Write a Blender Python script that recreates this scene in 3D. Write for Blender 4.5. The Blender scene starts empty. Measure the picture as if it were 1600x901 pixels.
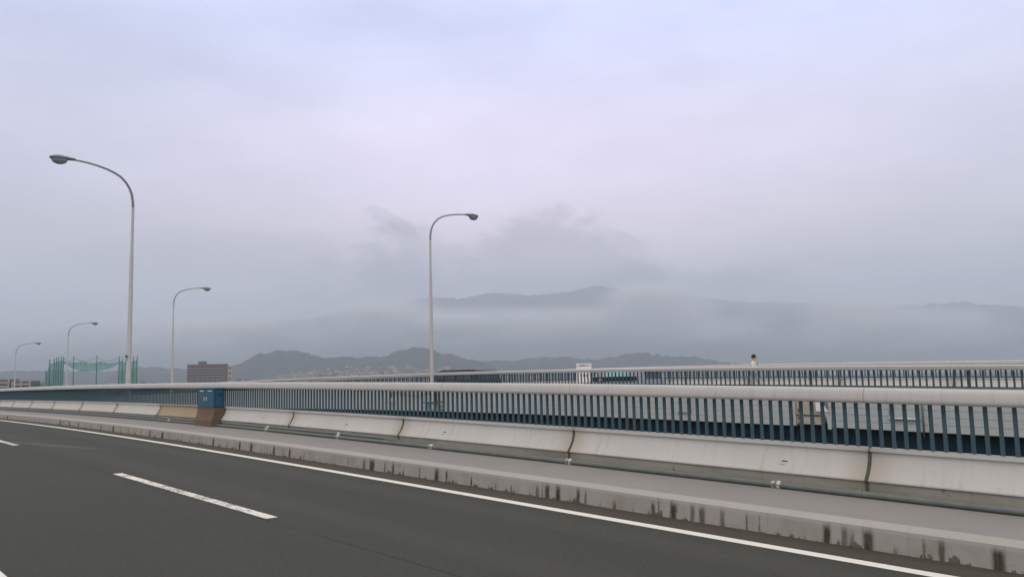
import bpy, bmesh, math, random
from mathutils import Vector, Matrix, noise as mnoise
R = math.radians
rng = random.Random(11)
sc = bpy.context.scene
COL = sc.collection
CZ = 13.0                                   # eye height above the land

# ------------------------------------------------------------------ camera solve
F, PITCH, ROLL = 1299.91, R(6.2136), 0.023106
CP, SP, CR, SR = math.cos(PITCH), math.sin(PITCH), math.cos(ROLL), math.sin(ROLL)
def ray(px, py):
    U, V = px - 800, py - 450.5
    u, v = U * CR - V * SR, U * SR + V * CR
    x, y = u / F, -v / F
    return Vector((x, CP - y * SP, SP + y * CP))
def at(px, py, Y):
    "world point seen at a photo pixel, Y metres ahead of the eye"
    r = ray(px, py); r = r * (Y / r.y); return Vector((r.x, r.y, r.z + CZ))

# ------------------------------------------------------------------ the two road alignments
TH, C1, C2, C3 = R(43.87522), -.64777871e-2, 2.3882907e-4, -2.7056965e-6
G1, G2, G3 = 2.62874991e-2, -4.63363568e-4, 2.31319184e-6
DS = .05
_N0, _N1 = int(-30 / DS), int(170 / DS)
_tab = []
def _hd(s):
    s = min(max(s, 0), 55); return TH + C1 * s + C2 * s * s + C3 * s ** 3
def _zz(s):
    t = min(max(s, 0), 55); z = G1 * t + G2 * t * t + G3 * t ** 3
    if s < 0: z += G1 * s
    if s > 55: z -= .004 * (s - 55) + .00012 * (s - 55) ** 2
    return z
x = y = 0.; _pos = {0: (0., 0.)}
for i in range(0, _N1 + 2):
    h = _hd(i * DS); x -= math.sin(h) * DS; y += math.cos(h) * DS; _pos[i + 1] = (x, y)
x = y = 0.
for i in range(0, _N0 - 2, -1):
    h = _hd(i * DS); x += math.sin(h) * DS; y -= math.cos(h) * DS; _pos[i - 1] = (x, y)
def P1(s, L, h):
    q = s / DS; i = math.floor(q); t = q - i
    a, b = _pos[i], _pos[i + 1]; H = _hd(s)
    return Vector((a[0] + (b[0] - a[0]) * t + L * math.cos(H), a[1] + (b[1] - a[1]) * t + L * math.sin(H), CZ + _zz(s) - h))
TH2 = R(41)
def _z2(s):
    return .39 - (4.2e-4 if s < 35 else 2e-4) * (s - 35) ** 2
def P2(s, L, h):
    return Vector((-math.sin(TH2) * s + math.cos(TH2) * L, math.cos(TH2) * s + math.sin(TH2) * L, CZ + _z2(s) + .292 - h))
def P3(s, L, h):                             # far railing side: mirror-free copy pushed across the far carriageway
    p = P2(s, L + 25.7, h); p.z += .12; return p
def H1(s): return _hd(s)
def H2(s): return TH2

# ------------------------------------------------------------------ mesh helpers
class MB:
    def __init__(self): self.v = []; self.f = []; self.uv = []
    def add(self, vs, fs, uvs=None):
        o = len(self.v); self.v += [Vector(p) for p in vs]
        for k, f in enumerate(fs):
            self.f.append([i + o for i in f]); self.uv.append(uvs[k] if uvs else [(0, 0)] * len(f))
        return self
    def box(self, c, s, rz=0, taper=1.):
        M = Matrix.Rotation(rz, 3, 'Z'); c = Vector(c); vs = []
        for dz in (-.5, .5):
            k = taper if dz > 0 else 1
            for dx, dy in ((-.5, -.5), (.5, -.5), (.5, .5), (-.5, .5)):
                vs.append(c + M @ Vector((dx * s[0] * k, dy * s[1] * k, dz * s[2])))
        return self.add(vs, [(3, 2, 1, 0), (4, 5, 6, 7), (0, 1, 5, 4), (1, 2, 6, 5), (2, 3, 7, 6), (3, 0, 4, 7)])
    def tube(self, pts, rad, n=10, caps=True):
        pts = [Vector(p) for p in pts]; rad = rad if hasattr(rad, '__len__') else [rad] * len(pts)
        vs = []; fs = []; up = Vector((0, 0, 1)); prev = None
        for i, p in enumerate(pts):
            d = (pts[min(i + 1, len(pts) - 1)] - pts[max(i - 1, 0)]).normalized()
            if prev is None:
                a = d.cross(up) if abs(d.z) < .95 else d.cross(Vector((1, 0, 0)))
            else: a = prev - d * prev.dot(d)
            a.normalize(); prev = a; b = d.cross(a)
            for k in range(n):
                t = 2 * math.pi * k / n; vs.append(p + (a * math.cos(t) + b * math.sin(t)) * rad[i])
        for i in range(len(pts) - 1):
            for k in range(n):
                k2 = (k + 1) % n; fs.append((i * n + k, i * n + k2, i * n + n + k2, i * n + n + k))
        if caps: fs += [tuple(range(n - 1, -1, -1)), tuple(range((len(pts) - 1) * n, len(pts) * n))]
        return self.add(vs, fs)
    def ellipsoid(self, c, r, nu=16, nv=10, rot=None, wob=0, fr=1):
        c = Vector(c); vs = []; fs = []
        for j in range(nv + 1):
            t = math.pi * j / nv
            for i in range(nu):
                a = 2 * math.pi * i / nu; d = Vector((math.sin(t) * math.cos(a), math.sin(t) * math.sin(a), math.cos(t)))
                k = 1 + (wob * mnoise.noise(d * fr + c * .01) if wob else 0)
                p = Vector((d.x * r[0], d.y * r[1], d.z * r[2])) * k
                vs.append(c + (rot @ p if rot else p))
        for j in range(nv):
            for i in range(nu):
                i2 = (i + 1) % nu; fs.append((j * nu + i, j * nu + nu + i, j * nu + nu + i2, j * nu + i2))
        return self.add(vs, fs)
    def sweep(self, prof, path, s0, s1, step=.5, closed=True, caps=True):
        "sweep a cross-section (L, h) along a road alignment; UV = (metres along, metres round the section)"
        n = max(1, round((s1 - s0) / step)); m = len(prof); vs = []; fs = []; uvs = []
        acc = [0]
        for i in range(m): a, b = prof[i], prof[(i + 1) % m]; acc.append(acc[-1] + math.hypot(a[0] - b[0], a[1] - b[1]))
        for k in range(n + 1):
            s = s0 + (s1 - s0) * k / n; vs += [path(s, L, h) for L, h in prof]
        for k in range(n):
            sa, sb = s0 + (s1 - s0) * k / n, s0 + (s1 - s0) * (k + 1) / n
            for i in range(m if closed else m - 1):
                j = (i + 1) % m
                fs.append((k * m + i, k * m + m + i, k * m + m + j, k * m + j))
                uvs.append([(sa, acc[i]), (sb, acc[i]), (sb, acc[i + 1]), (sa, acc[i + 1])])
        if closed and caps:
            fs.append(tuple(range(m))); uvs.append([(s0, acc[i]) for i in range(m)])
            fs.append(tuple(range(n * m + m - 1, n * m - 1, -1))); uvs.append([(s1, acc[i]) for i in range(m - 1, -1, -1)])
        return self.add(vs, fs, uvs)
    def build(self, name, mat, parent=None, smooth=None, kind=None, bevel=0, recalc=True):
        off = Vector(); q_ = parent
        while q_ is not None: off = off + q_.location; q_ = q_.parent
        me = bpy.data.meshes.new(name)
        me.from_pydata([p - off for p in self.v], [], self.f)
        ul = me.uv_layers.new(name='UVMap'); k = 0
        buf = []
        for u in self.uv:
            for q in u: buf += [q[0], q[1]]
        ul.data.foreach_set('uv', buf)
        if recalc or bevel:
            bm = bmesh.new(); bm.from_mesh(me)
            if bevel:
                bmesh.ops.remove_doubles(bm, verts=bm.verts, dist=1e-5)
                bmesh.ops.recalc_face_normals(bm, faces=bm.faces)
                es = [e for e in bm.edges if len(e.link_faces) == 2 and e.calc_face_angle(0) > .6]
                bmesh.ops.bevel(bm, geom=es, offset=bevel, segments=2, affect='EDGES', profile=.5)
            bmesh.ops.recalc_face_normals(bm, faces=bm.faces); bm.to_mesh(me); bm.free()
        if mat: me.materials.append(mat)
        if smooth: me.shade_smooth() if smooth is True else me.shade_auto_smooth(R(smooth)) if hasattr(me, 'shade_auto_smooth') else me.set_sharp_from_angle(angle=R(smooth))
        o = bpy.data.objects.new(name, me); COL.objects.link(o)
        if parent is not None: o.parent = parent
        if kind: o['kind'] = kind
        return o
def tag(o, label=None, cat=None, group=None, kind=None):
    if label: o['label'] = label
    if cat: o['category'] = cat
    if group: o['group'] = group
    if kind: o['kind'] = kind
    return o
def thing(name, loc, label, cat, group=None):
    o = bpy.data.objects.new(name, None); COL.objects.link(o); o.location = loc; o.empty_display_size = .3
    return tag(o, label, cat, group)
def kids(o): return [c for c in bpy.data.objects if c.parent is o]
def dup(o, parent=None):
    c = o.copy(); COL.objects.link(c)
    if parent is not None: c.parent = parent
    for k in kids(o): dup(k, c)
    return c

# ------------------------------------------------------------------ materials
class NT:
    def __init__(self, name, vol=False):
        self.m = bpy.data.materials.new(name); self.m.use_nodes = True; self.t = self.m.node_tree; self.t.nodes.clear()
        self.out = self.t.nodes.new('ShaderNodeOutputMaterial')
    def n(self, typ, ins=None, **kw):
        nd = self.t.nodes.new('ShaderNode' + typ)
        for k, v in kw.items(): setattr(nd, k, v)
        for k, v in (ins or {}).items():
            if hasattr(v, 'is_output') or isinstance(v, bpy.types.NodeSocket): self.t.links.new(v, nd.inputs[k])
            else: nd.inputs[k].default_value = v
        return nd
    def math(self, op, a, b=0., c=0., clamp=False):
        nd = self.t.nodes.new('ShaderNodeMath'); nd.operation = op; nd.use_clamp = clamp
        for i, v in enumerate((a, b, c)):
            if isinstance(v, bpy.types.NodeSocket): self.t.links.new(v, nd.inputs[i])
            else: nd.inputs[i].default_value = v
        return nd.outputs[0]
    def mix(self, fac, a, b, blend='MIX'):
        nd = self.t.nodes.new('ShaderNodeMix'); nd.data_type = 'RGBA'; nd.blend_type = blend
        for i, v in ((0, fac), (6, a), (7, b)):
            if isinstance(v, bpy.types.NodeSocket): self.t.links.new(v, nd.inputs[i])
            else: nd.inputs[i].default_value = v if i == 0 else (*v, 1)
        return nd.outputs[2]
    def ramp(self, fac, lo, hi): return self.math('SMOOTHSTEP_', fac) if 0 else self.n('MapRange', {'Value': fac, 'From Min': lo, 'From Max': hi}, interpolation_type='SMOOTHSTEP').outputs[0]
    def uv(self): return self.n('TexCoord').outputs['UV']
    def ob(self): return self.n('TexCoord').outputs['Object']
    def geo(self): return self.n('NewGeometry').outputs['Position']
    def scale(self, vec, s): return self.n('VectorMath', {0: vec, 1: s}, operation='MULTIPLY').outputs[0]
    def noise(self, vec, sc=1., det=4., rough=.55, dist=0.):
        return self.n('TexNoise', {'Vector': vec, 'Scale': sc, 'Detail': det, 'Roughness': rough, 'Distortion': dist}).outputs['Fac']
    def finish(self, col, rough=.8, metal=0., bump=None, bs=.2, bd=.01, spec=.4):
        p = self.n('BsdfPrincipled')
        for k, v in (('Base Color', col), ('Roughness', rough), ('Metallic', metal), ('Specular IOR Level', spec)):
            if isinstance(v, bpy.types.NodeSocket): self.t.links.new(v, p.inputs[k])
            else: p.inputs[k].default_value = (*v, 1) if k == 'Base Color' else v
        if bump is not None:
            b = self.n('Bump', {'Height': bump, 'Strength': bs, 'Distance': bd}); self.t.links.new(b.outputs[0], p.inputs['Normal'])
        self.t.links.new(p.outputs[0], self.out.inputs[0]); return self.m
def plain(name, col, rough=.6, metal=0., var=.15, sc=3., spec=.4, space='geo'):
    t = NT(name); v = t.geo() if space == 'geo' else t.ob()
    n = t.noise(v, sc, 5); c = t.mix(n, tuple(k * (1 - var) for k in col), tuple(min(1, k * (1 + var)) for k in col))
    return t.finish(c, rough, metal, spec=spec)

JOINT0, JSTEP = 4.26, 4.70
def m_asphalt(name, seam=True):
    t = NT(name); uv = t.uv(); sep = t.n('SeparateXYZ', {0: uv}); u, v = sep.outputs[0], sep.outputs[1]; pos = t.geo()
    fine = t.noise(pos, 55, 4, .75); mid = t.noise(pos, 9, 5, .65); big = t.noise(t.scale(uv, (.12, .9, 1)), 1.3, 4)
    c = t.mix(big, (.033, .034, .026), (.048, .049, .038))
    c = t.mix(t.math('MULTIPLY', t.ramp(fine, .47, .70), .5), c, (.13, .126, .105))
    c = t.mix(t.math('MULTIPLY', t.ramp(mid, .5, .8), .3), c, (.03, .03, .028))
    tr = t.math('ABSOLUTE', t.math('SUBTRACT', t.math('ABSOLUTE', t.math('SUBTRACT', v, 15.8)), .75)); tr = t.math('MULTIPLY', t.math('SUBTRACT', 1., t.ramp(tr, .08, .42)), .16)
    c = t.mix(tr, c, (.10, .098, .085))
    sp = t.ramp(t.noise(t.scale(uv, (.35, 1., 1)), 2.6, 6, .75), .60, .72); c = t.mix(t.math('MULTIPLY', sp, .30), c, (.022, .021, .018))
    # wheel tracks polished slightly darker, dusty brown gutter by the kerb
    w = t.math('ADD', v, t.math('MULTIPLY', t.noise(t.scale(uv, (.5, .5, 1)), 1.5, 3), .10))
    gut = t.ramp(w, 17.22 - .02, 17.40)
    gn = t.noise(t.scale(uv, (1.2, 6, 1)), 3, 5)
    c = t.mix(t.math('MULTIPLY', gut, .85), c, t.mix(gn, (.048, .042, .030), (.085, .073, .054)))
    if seam:
        d = t.math('ABSOLUTE', t.math('SUBTRACT', t.math('ADD', v, t.math('MULTIPLY', t.noise(t.scale(uv, (2.5, 0, 1)), 1, 4), .05)), 14.40))
        cr = t.math('MULTIPLY', t.math('SUBTRACT', 1., t.ramp(d, .004, .022)), t.ramp(t.noise(t.scale(uv, (.8, 1, 1)), 1, 2), .35, .55))
        c = t.mix(t.math('MULTIPLY', cr, .75), c, (.016, .015, .013))
        # one pale tyre scuff in the outer lane
        a = t.math('SUBTRACT', v, t.math('MULTIPLY_ADD', u, -.22, 20.05)); k = t.math('SUBTRACT', 1., t.ramp(t.math('ABSOLUTE', a), .02, .16))
        k = t.math('MULTIPLY', k, t.math('SUBTRACT', 1., t.ramp(t.math('ABSOLUTE', t.math('SUBTRACT', u, 22.6)), 1., 3.2)))
        c = t.mix(t.math('MULTIPLY', k, t.math('MULTIPLY', t.noise(t.scale(uv, (1, 12, 1)), 1.5, 4), .35)), c, (.34, .33, .31))
    return t.finish(c, .82, bump=t.math('ADD', fine, t.math('MULTIPLY', mid, .5)), bs=.5, bd=.006, spec=.3)
def m_paint(name, wear):
    t = NT(name); pos = t.geo(); uv = t.uv()
    n = t.noise(pos, 40, 5, .7); st = t.noise(t.scale(uv, (1.5, 30, 1)), 3, 4); big = t.noise(pos, 2.2, 3)
    c = t.mix(n, (.74, .71, .63), (.84, .81, .74))
    k = t.ramp(t.math('ADD', t.math('MULTIPLY', t.noise(t.scale(uv, (2., 14, 1)), 4, 5, .7), .7), t.math('MULTIPLY', big, .3)), .62 - wear, .70 - wear)
    c = t.mix(k, c, (.07, .068, .06)); c = t.mix(t.math('MULTIPLY', t.ramp(st, .6, .8), .4), c, (.35, .34, .31))
    return t.finish(c, .7, bump=n, bs=.2, bd=.003)
def m_concrete(name, lo, hi, streak=.5, dirt=(.20, .17, .12), joint=True, green=False):
    t = NT(name); uv = t.uv(); sep = t.n('SeparateXYZ', {0: uv}); u = sep.outputs[0]; pos = t.geo()
    n1 = t.noise(pos, 1.1, 5); n2 = t.noise(pos, 24, 4, .65); n3 = t.noise(t.scale(uv, (5, .35, 1)), 2.2, 4, .6)
    c = t.mix(n1, lo, hi); c = t.mix(t.math('MULTIPLY', t.ramp(n2, .5, .8), .22), c, tuple(k * .6 for k in lo))
    c = t.mix(t.math('MULTIPLY', t.ramp(n3, .5, .78), streak), c, dirt)
    sp = t.ramp(t.noise(pos, 7, 5, .7), .66, .76)
    c = t.mix(t.math('MULTIPLY', sp, .35 * streak + .1), c, dirt)
    if joint:
        fr = t.math('FRACT', t.math('DIVIDE', t.math('SUBTRACT', u, JOINT0), JSTEP))
        d = t.math('MULTIPLY', t.math('MINIMUM', fr, t.math('SUBTRACT', 1., fr)), JSTEP)
        j = t.math('SUBTRACT', 1., t.ramp(t.math('ADD', d, t.math('MULTIPLY', n3, .25)), .10, .55))
        c = t.mix(t.math('MULTIPLY', j, .55), c, t.mix(n1, dirt, (.33, .27, .19)))
    if green:
        g = t.ramp(t.noise(t.scale(uv, (.6, 2, 1)), 1.5, 5), .42, .68); c = t.mix(t.math('MULTIPLY', g, .5), c, (.17, .175, .125))
        k = t.ramp(t.noise(pos, 5, 5, .7), .62, .72); c = t.mix(t.math('MULTIPLY', k, .7), c, (.05, .05, .035))
    return t.finish(c, .85, bump=t.math('ADD', n2, n1), bs=.15, bd=.01, spec=.3)
STAINS = [(2.44, .055), (3.56, .055), (5.81, .05), (7.66, .045), (12.15, .09), (17.0, .06), (22.6, .10), (27.0, .09), (0.9, .05), (33.5, .1), (43., .12)]
THIN = [2.9, 3.30, 3.72, 3.79, 3.97, 4.71, 4.86, 5.04, 5.16, 5.42, 6.1, 6.69, 6.92, 7.17, 7.44, 7.86, 8.05, 8.57, 8.9, 9.45, 10.3, 10.75, 11.2, 12.6, 12.95, 13.5, 13.95, 14.6, 14.95, 15.5, 16.2, 17.6, 17.8, 18.3, 5.55, 6.02, 6.4, 7.3, 7.95, 8.2, 9.05, 9.8, 10.05, 11.5, 11.75, 12.4, 14.2, 15.2, 15.9, 16.5, 3.05, 4.2, 4.35, 1.6, 2.0, 19.1, 19.9, 20.6, 21.4, 23.6, 24.4, 25.5, 26.2, 28.3, 29.4, 31., 32.2]
def m_kerb():
    t = NT('kerb_concrete'); uv = t.uv(); sep = t.n('SeparateXYZ', {0: uv}); u, v = sep.outputs[0], sep.outputs[1]; pos = t.geo()
    n1 = t.noise(pos, 1.3, 5); n2 = t.noise(pos, 30, 4, .65)
    c = t.mix(n1, (.315, .296, .268), (.40, .38, .348)); c = t.mix(t.math('MULTIPLY', t.ramp(n2, .5, .8), .25), c, (.2, .18, .16))
    # v: 0 at the road edge, 0.2 at the arris, then the bevel and the flat top
    face = t.math('SUBTRACT', 1., t.ramp(v, .19, .205))
    gr = t.noise(t.scale(uv, (1.4, 1.2, 1)), 2, 4); c = t.mix(t.math('MULTIPLY', face, t.math('MULTIPLY', t.ramp(gr, .42, .75), .45)), c, (.19, .175, .125))
    c = t.mix(t.math('SUBTRACT', .55, t.math('MULTIPLY', face, .55)), c, (.42, .395, .37))
    nz = t.noise(t.scale(uv, (9, 3, 1)), 4, 4); uj = t.math('ADD', u, t.math('MULTIPLY', t.math('SUBTRACT', nz, .5), .045))
    tot = None
    for s, w in STAINS + [(q, rng.choice((.006, .009, .012, .02, .03)) * rng.uniform(.7, 1.3) * (1 + q * .04)) for q in THIN]:
        d = t.math('ABSOLUTE', t.math('SUBTRACT', uj, s)); k = t.math('SUBTRACT', 1., t.ramp(d, w * .35, w * 1.25 + .008))
        amp = .97 if w > .04 else rng.uniform(.6, .97)
        top = .205 if w > .04 else rng.choice((.07, .12, .17, .20, .20))
        k = t.math('MULTIPLY', k, t.math('MULTIPLY', amp, t.math('SUBTRACT', 1., t.ramp(t.math('ADD', v, t.math('MULTIPLY', nz, .11)), top - .01, top + .09))))
        tot = k if tot is None else t.math('MAXIMUM', tot, k)
    # ragged soot along the foot of the kerb
    foot = t.math('SUBTRACT', 1., t.ramp(t.math('SUBTRACT', v, t.math('MULTIPLY', t.ramp(t.noise(t.scale(uv, (1.4, .5, 1)), 2.2, 6, .72), .42, .76), .14)), -.012, .012))
    tot = t.math('MAXIMUM', tot, t.math('MULTIPLY', foot, .8))
    tot = t.math('MULTIPLY', tot, t.math('MULTIPLY_ADD', t.noise(t.scale(uv, (40, 6, 1)), 1, 3), .5, .72), clamp=True)
    c = t.mix(tot, c, t.mix(t.noise(pos, 9, 4), (.026, .019, .011), (.075, .055, .030)))
    # block joints
    fr = t.math('FRACT', t.math('DIVIDE', t.math('SUBTRACT', u, .35), 1.42)); d = t.math('MINIMUM', fr, t.math('SUBTRACT', 1., fr))
    c = t.mix(t.math('MULTIPLY', t.math('SUBTRACT', 1., t.ramp(d, .001, .004)), .28), c, (.14, .12, .10))
    return t.finish(c, .85, bump=n2, bs=.2, bd=.008, spec=.3)
def m_cap():
    t = NT('rail_cap_paint'); uv = t.uv(); pos = t.geo()
    n = t.noise(pos, 1.6, 5); st = t.noise(t.scale(uv, (7, .6, 1)), 2, 4, .6); n2 = t.noise(pos, 45, 3)
    c = t.mix(n, (.485, .468, .45), (.565, .548, .53)); c = t.mix(t.math('MULTIPLY', t.ramp(st, .48, .8), .45), c, (.35, .315, .28))
    c = t.mix(t.math('MULTIPLY', t.ramp(n2, .55, .8), .15), c, (.3, .28, .26))
    return t.finish(c, .55, metal=0., bump=n2, bs=.06, bd=.004, spec=.35)
def m_teal(name, col, var=.25):
    t = NT(name); pos = t.geo(); n = t.noise(t.scale(pos, (1, 1, .4)), 9, 5)
    c = t.mix(n, tuple(k * (1 - var) for k in col), tuple(k * (1 + var) for k in col))
    return t.finish(c, .5, bump=t.noise(pos, 60, 3), bs=.05, bd=.003, spec=.35)
def m_fascia():
    t = NT('fascia_metal'); uv = t.uv(); pos = t.geo(); n = t.noise(t.scale(uv, (.3, 2, 1)), 1.2, 4); st = t.noise(t.scale(uv, (3, .25, 1)), 2, 4)
    c = t.mix(n, (.45, .48, .475), (.53, .555, .55)); c = t.mix(t.math('MULTIPLY', t.ramp(st, .52, .8), .35), c, (.25, .26, .25))
    return t.finish(c, .55, spec=.35)
def m_girder():
    t = NT('girder_paint'); uv = t.uv(); sep = t.n('SeparateXYZ', {0: uv}); u = sep.outputs[0]
    w = t.math('SINE', t.math('MULTIPLY', u, 62.)); k = t.ramp(w, .2, .8)
    c = t.mix(t.math('MULTIPLY', k, .5), (.016, .05, .066), (.03, .075, .09)); c = t.mix(t.math('MULTIPLY', t.noise(t.geo(), .8, 4), .5), c, (.012, .04, .05))
    return t.finish(c, .6)
def m_galv():
    t = NT('galvanised_steel'); pos = t.geo(); n = t.noise(t.scale(pos, (6, 6, 1.2)), 3, 5)
    c = t.mix(n, (.54, .525, .51), (.64, .63, .615)); return t.finish(c, .45, metal=.0, bump=t.noise(pos, 50, 3), bs=.05, bd=.003)
def m_hill(name, a, b, sc_):
    t = NT(name); pos = t.geo(); n = t.noise(pos, sc_, 8, .65); n2 = t.noise(pos, sc_ * 9, 5, .7)
    c = t.mix(t.ramp(n, .3, .7), a, b); c = t.mix(t.math('MULTIPLY', t.ramp(n2, .45, .7), .6), c, tuple(k * .45 for k in a))
    return t.finish(c, .95, spec=.1)
def m_net():
    t = NT('green_netting'); uv = t.uv(); w = t.noise(t.scale(uv, (.55, .02, 1)), 3, 4, .7)
    p = t.n('BsdfDiffuse', {'Color': (.02, .30, .215, 1)}); tr = t.n('BsdfTransparent')
    f = t.n('MapRange', {'Value': w, 'From Min': .3, 'From Max': .7, 'To Min': .38, 'To Max': .8}).outputs[0]
    mx = t.n('MixShader', {0: f, 1: tr.outputs[0], 2: p.outputs[0]}); t.t.links.new(mx.outputs[0], t.out.inputs[0]); return t.m
M = dict(
    road=m_asphalt('asphalt'), road2=m_asphalt('far_asphalt', False), line=m_paint('edge_line_paint', .02), dash=m_paint('lane_dash_paint', .115),
    walk=m_concrete('sidewalk_surface', (.25, .237, .226), (.305, .290, .278), .12, (.2, .18, .165), False), kerb=m_kerb(),
    para=m_concrete('parapet_concrete', (.49, .474, .448), (.60, .586, .56), .38, (.36, .31, .24)),
    para_br=m_concrete('stained_parapet_concrete', (.33, .25, .165), (.44, .35, .245), .35, (.24, .17, .10)),
    plinth=m_concrete('mossy_plinth_concrete', (.27, .26, .215), (.37, .355, .30), .40, (.15, .14, .10), True, True),
    seal=plain('joint_rubber', (.075, .08, .066), .8, var=.5, sc=20), cap=m_cap(), teal=m_teal('teal_paint', (.050, .10, .12)),
    base=plain('rail_base_plate', (.42, .42, .40), .6, var=.2), fascia=m_fascia(), girder=m_girder(), galv=m_galv(),
    arm=plain('shaded_arm_metal', (.29, .285, .29), .5, var=.2, sc=8), lamp=plain('lamp_housing_grey', (.20, .225, .25), .5, var=.2, sc=8), lens=plain('lamp_glass', (.30, .33, .35), .25, var=.15, sc=10, spec=.6),  # arm: underside shade put into the colour, darker than the pole steel
    pipe=plain('conduit_grey', (.155, .165, .152), .6, var=.3, sc=6), clamp=plain('clamp_white', (.60, .585, .55), .6, var=.1, sc=20),
    cab=m_teal('cabinet_blue', (.028, .105, .175), .12), cabside=m_teal('cabinet_blue_trim', (.02, .075, .125), .12), brown=m_concrete('brown_plinth_concrete', (.125, .086, .056), (.20, .145, .10), .3, (.06, .04, .025), False),
    white=plain('white_board', (.90, .90, .87), .6, var=.04), black=plain('black_lettering', (.03, .03, .035), .7, var=.1), purple=plain('purple_print', (.25, .16, .36), .7, var=.1),
    yellow=plain('yellow_print', (.75, .62, .25), .7, var=.1), dark=plain('dark_gap', (.02, .022, .02), .8, var=.3),
    beige=plain('beige_steel', (.47, .43, .33), .6, var=.2, sc=4), rust=plain('rusted_fitting', (.12, .075, .04), .8, var=.4, sc=12),
    glass=plain('car_glass', (.03, .05, .055), .08, var=.1, spec=.7), glass2=plain('sky_reflection_glass', (.34, .62, .64), .15, var=.1, spec=.6),  # glass2: sky reflection put into the pane colour as pale cyan
    carblack=plain('black_car_paint', (.018, .02, .024), .25, var=.1, spec=.6), carteal=plain('silver_car_paint', (.33, .35, .365), .3, var=.1, spec=.6),
    carblue=plain('blue_car_paint', (.03, .10, .17), .3, var=.1, spec=.6), tyre=plain('tyre_rubber', (.02, .02, .02), .9), rim=plain('wheel_rim', (.45, .46, .47), .35, metal=.6),
    light=plain('headlamp_glass', (.75, .76, .74), .2, spec=.7), tail=plain('tail_lamp_red', (.35, .02, .015), .3),
    skin=plain('skin', (.42, .26, .19), .6, var=.06), hair=plain('black_hair', (.012, .011, .012), .5, var=.2, sc=30), jacket=plain('white_jacket_cloth', (.72, .70, .66), .85, var=.06, sc=12),
    trousers=plain('grey_trouser_cloth', (.34, .35, .39), .85, var=.12, sc=14), towel=plain('lime_towel_cloth', (.55, .60, .12), .9, var=.15, sc=25), shoe=plain('dark_shoe', (.05, .05, .06), .7),
    brick=plain('brown_tile_wall', (.15, .105, .08), .85, var=.2, sc=.4), balc=plain('pale_balcony_panel', (.29, .265, .25), .8, var=.15, sc=.5), pane=plain('dark_window', (.03, .035, .045), .2, var=.2, sc=.6),
    cream=plain('cream_wall', (.42, .36, .29), .85, var=.12, sc=.3), shade=plain('recessed_balcony', (.10, .09, .08), .9, var=.2),
    wall1=plain('pale_house_wall', (.41, .375, .35), .85, var=.15, sc=.05), wall2=plain('grey_house_wall', (.34, .32, .32), .85, var=.2, sc=.05), roof1=plain('slate_roof', (.09, .095, .105), .8, var=.25, sc=.05), roof2=plain('brown_roof', (.17, .11, .085), .85, var=.25, sc=.05),
    net=m_net(), mast=plain('dark_green_mast', (.045, .15, .125), .7), bark=plain('bark', (.06, .05, .04), .9, sc=8), leaf=plain('dark_leaf', (.03, .05, .028), .8, var=.5, sc=.8),
    land=m_hill('land_grass', (.05, .065, .04), (.12, .115, .09), .012), hill=m_hill('wooded_hill', (.016, .026, .021), (.034, .048, .034), .006), mount=m_hill('forest_mountain', (.024, .04, .028), (.05, .065, .045), .0016),
)

# ------------------------------------------------------------------ near bridge (the one we stand on)
S0, S1 = -14., 110.
def joints(a, b):
    k = math.floor((a - JOINT0) / JSTEP); r = []
    while JOINT0 + k * JSTEP < b: r.append(JOINT0 + k * JSTEP); k += 1
    return r + [JOINT0 + k * JSTEP]
def strip(name, mat, path, L0, L1, h, s0, s1, step=.5, lat=1, kind='structure', v0=10.):
    mb = MB(); n = max(1, round((s1 - s0) / step)); vs = []; fs = []; uvs = []
    for k in range(n + 1):
        s = s0 + (s1 - s0) * k / n
        for j in range(lat + 1): vs.append(path(s, L0 + (L1 - L0) * j / lat, h))
    m = lat + 1
    for k in range(n):
        for j in range(lat):
            fs.append((k * m + j, k * m + j + 1, k * m + m + j + 1, k * m + m + j))
            q = lambda kk, jj: (s0 + (s1 - s0) * kk / n, v0 + L0 + (L1 - L0) * jj / lat)
            uvs.append([q(k, j), q(k, j + 1), q(k + 1, j + 1), q(k + 1, j)])
    return mb.add(vs, fs, uvs).build(name, mat, kind=kind)
strip('road', M['road'], P1, -7, 7.66, 1.70, S0, S1, lat=6)
strip('edge_line', M['line'], P1, 7.045, 7.195, 1.696, S0, S1)
strip('centre_line', M['line'], P1, 1.53, 1.68, 1.696, S0, S1)
dd = 9.05; per = 14.26
for k in range(-2, 6):
    a = 9.05 + per * k; b = a + 5.87
    if a > -13 and b < 100: strip('lane_dash', M['dash'], P1, 4.395, 4.54, 1.696, a, b)
strip('sidewalk', M['walk'], P1, 7.84, 9.20, 1.471, S0, S1)
MB().sweep([(7.654, 1.73), (7.675, 1.501), (7.72, 1.474), (7.842, 1.470), (7.842, 1.73)], P1, S0, S1).build('kerb', M['kerb'], kind='structure')

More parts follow.
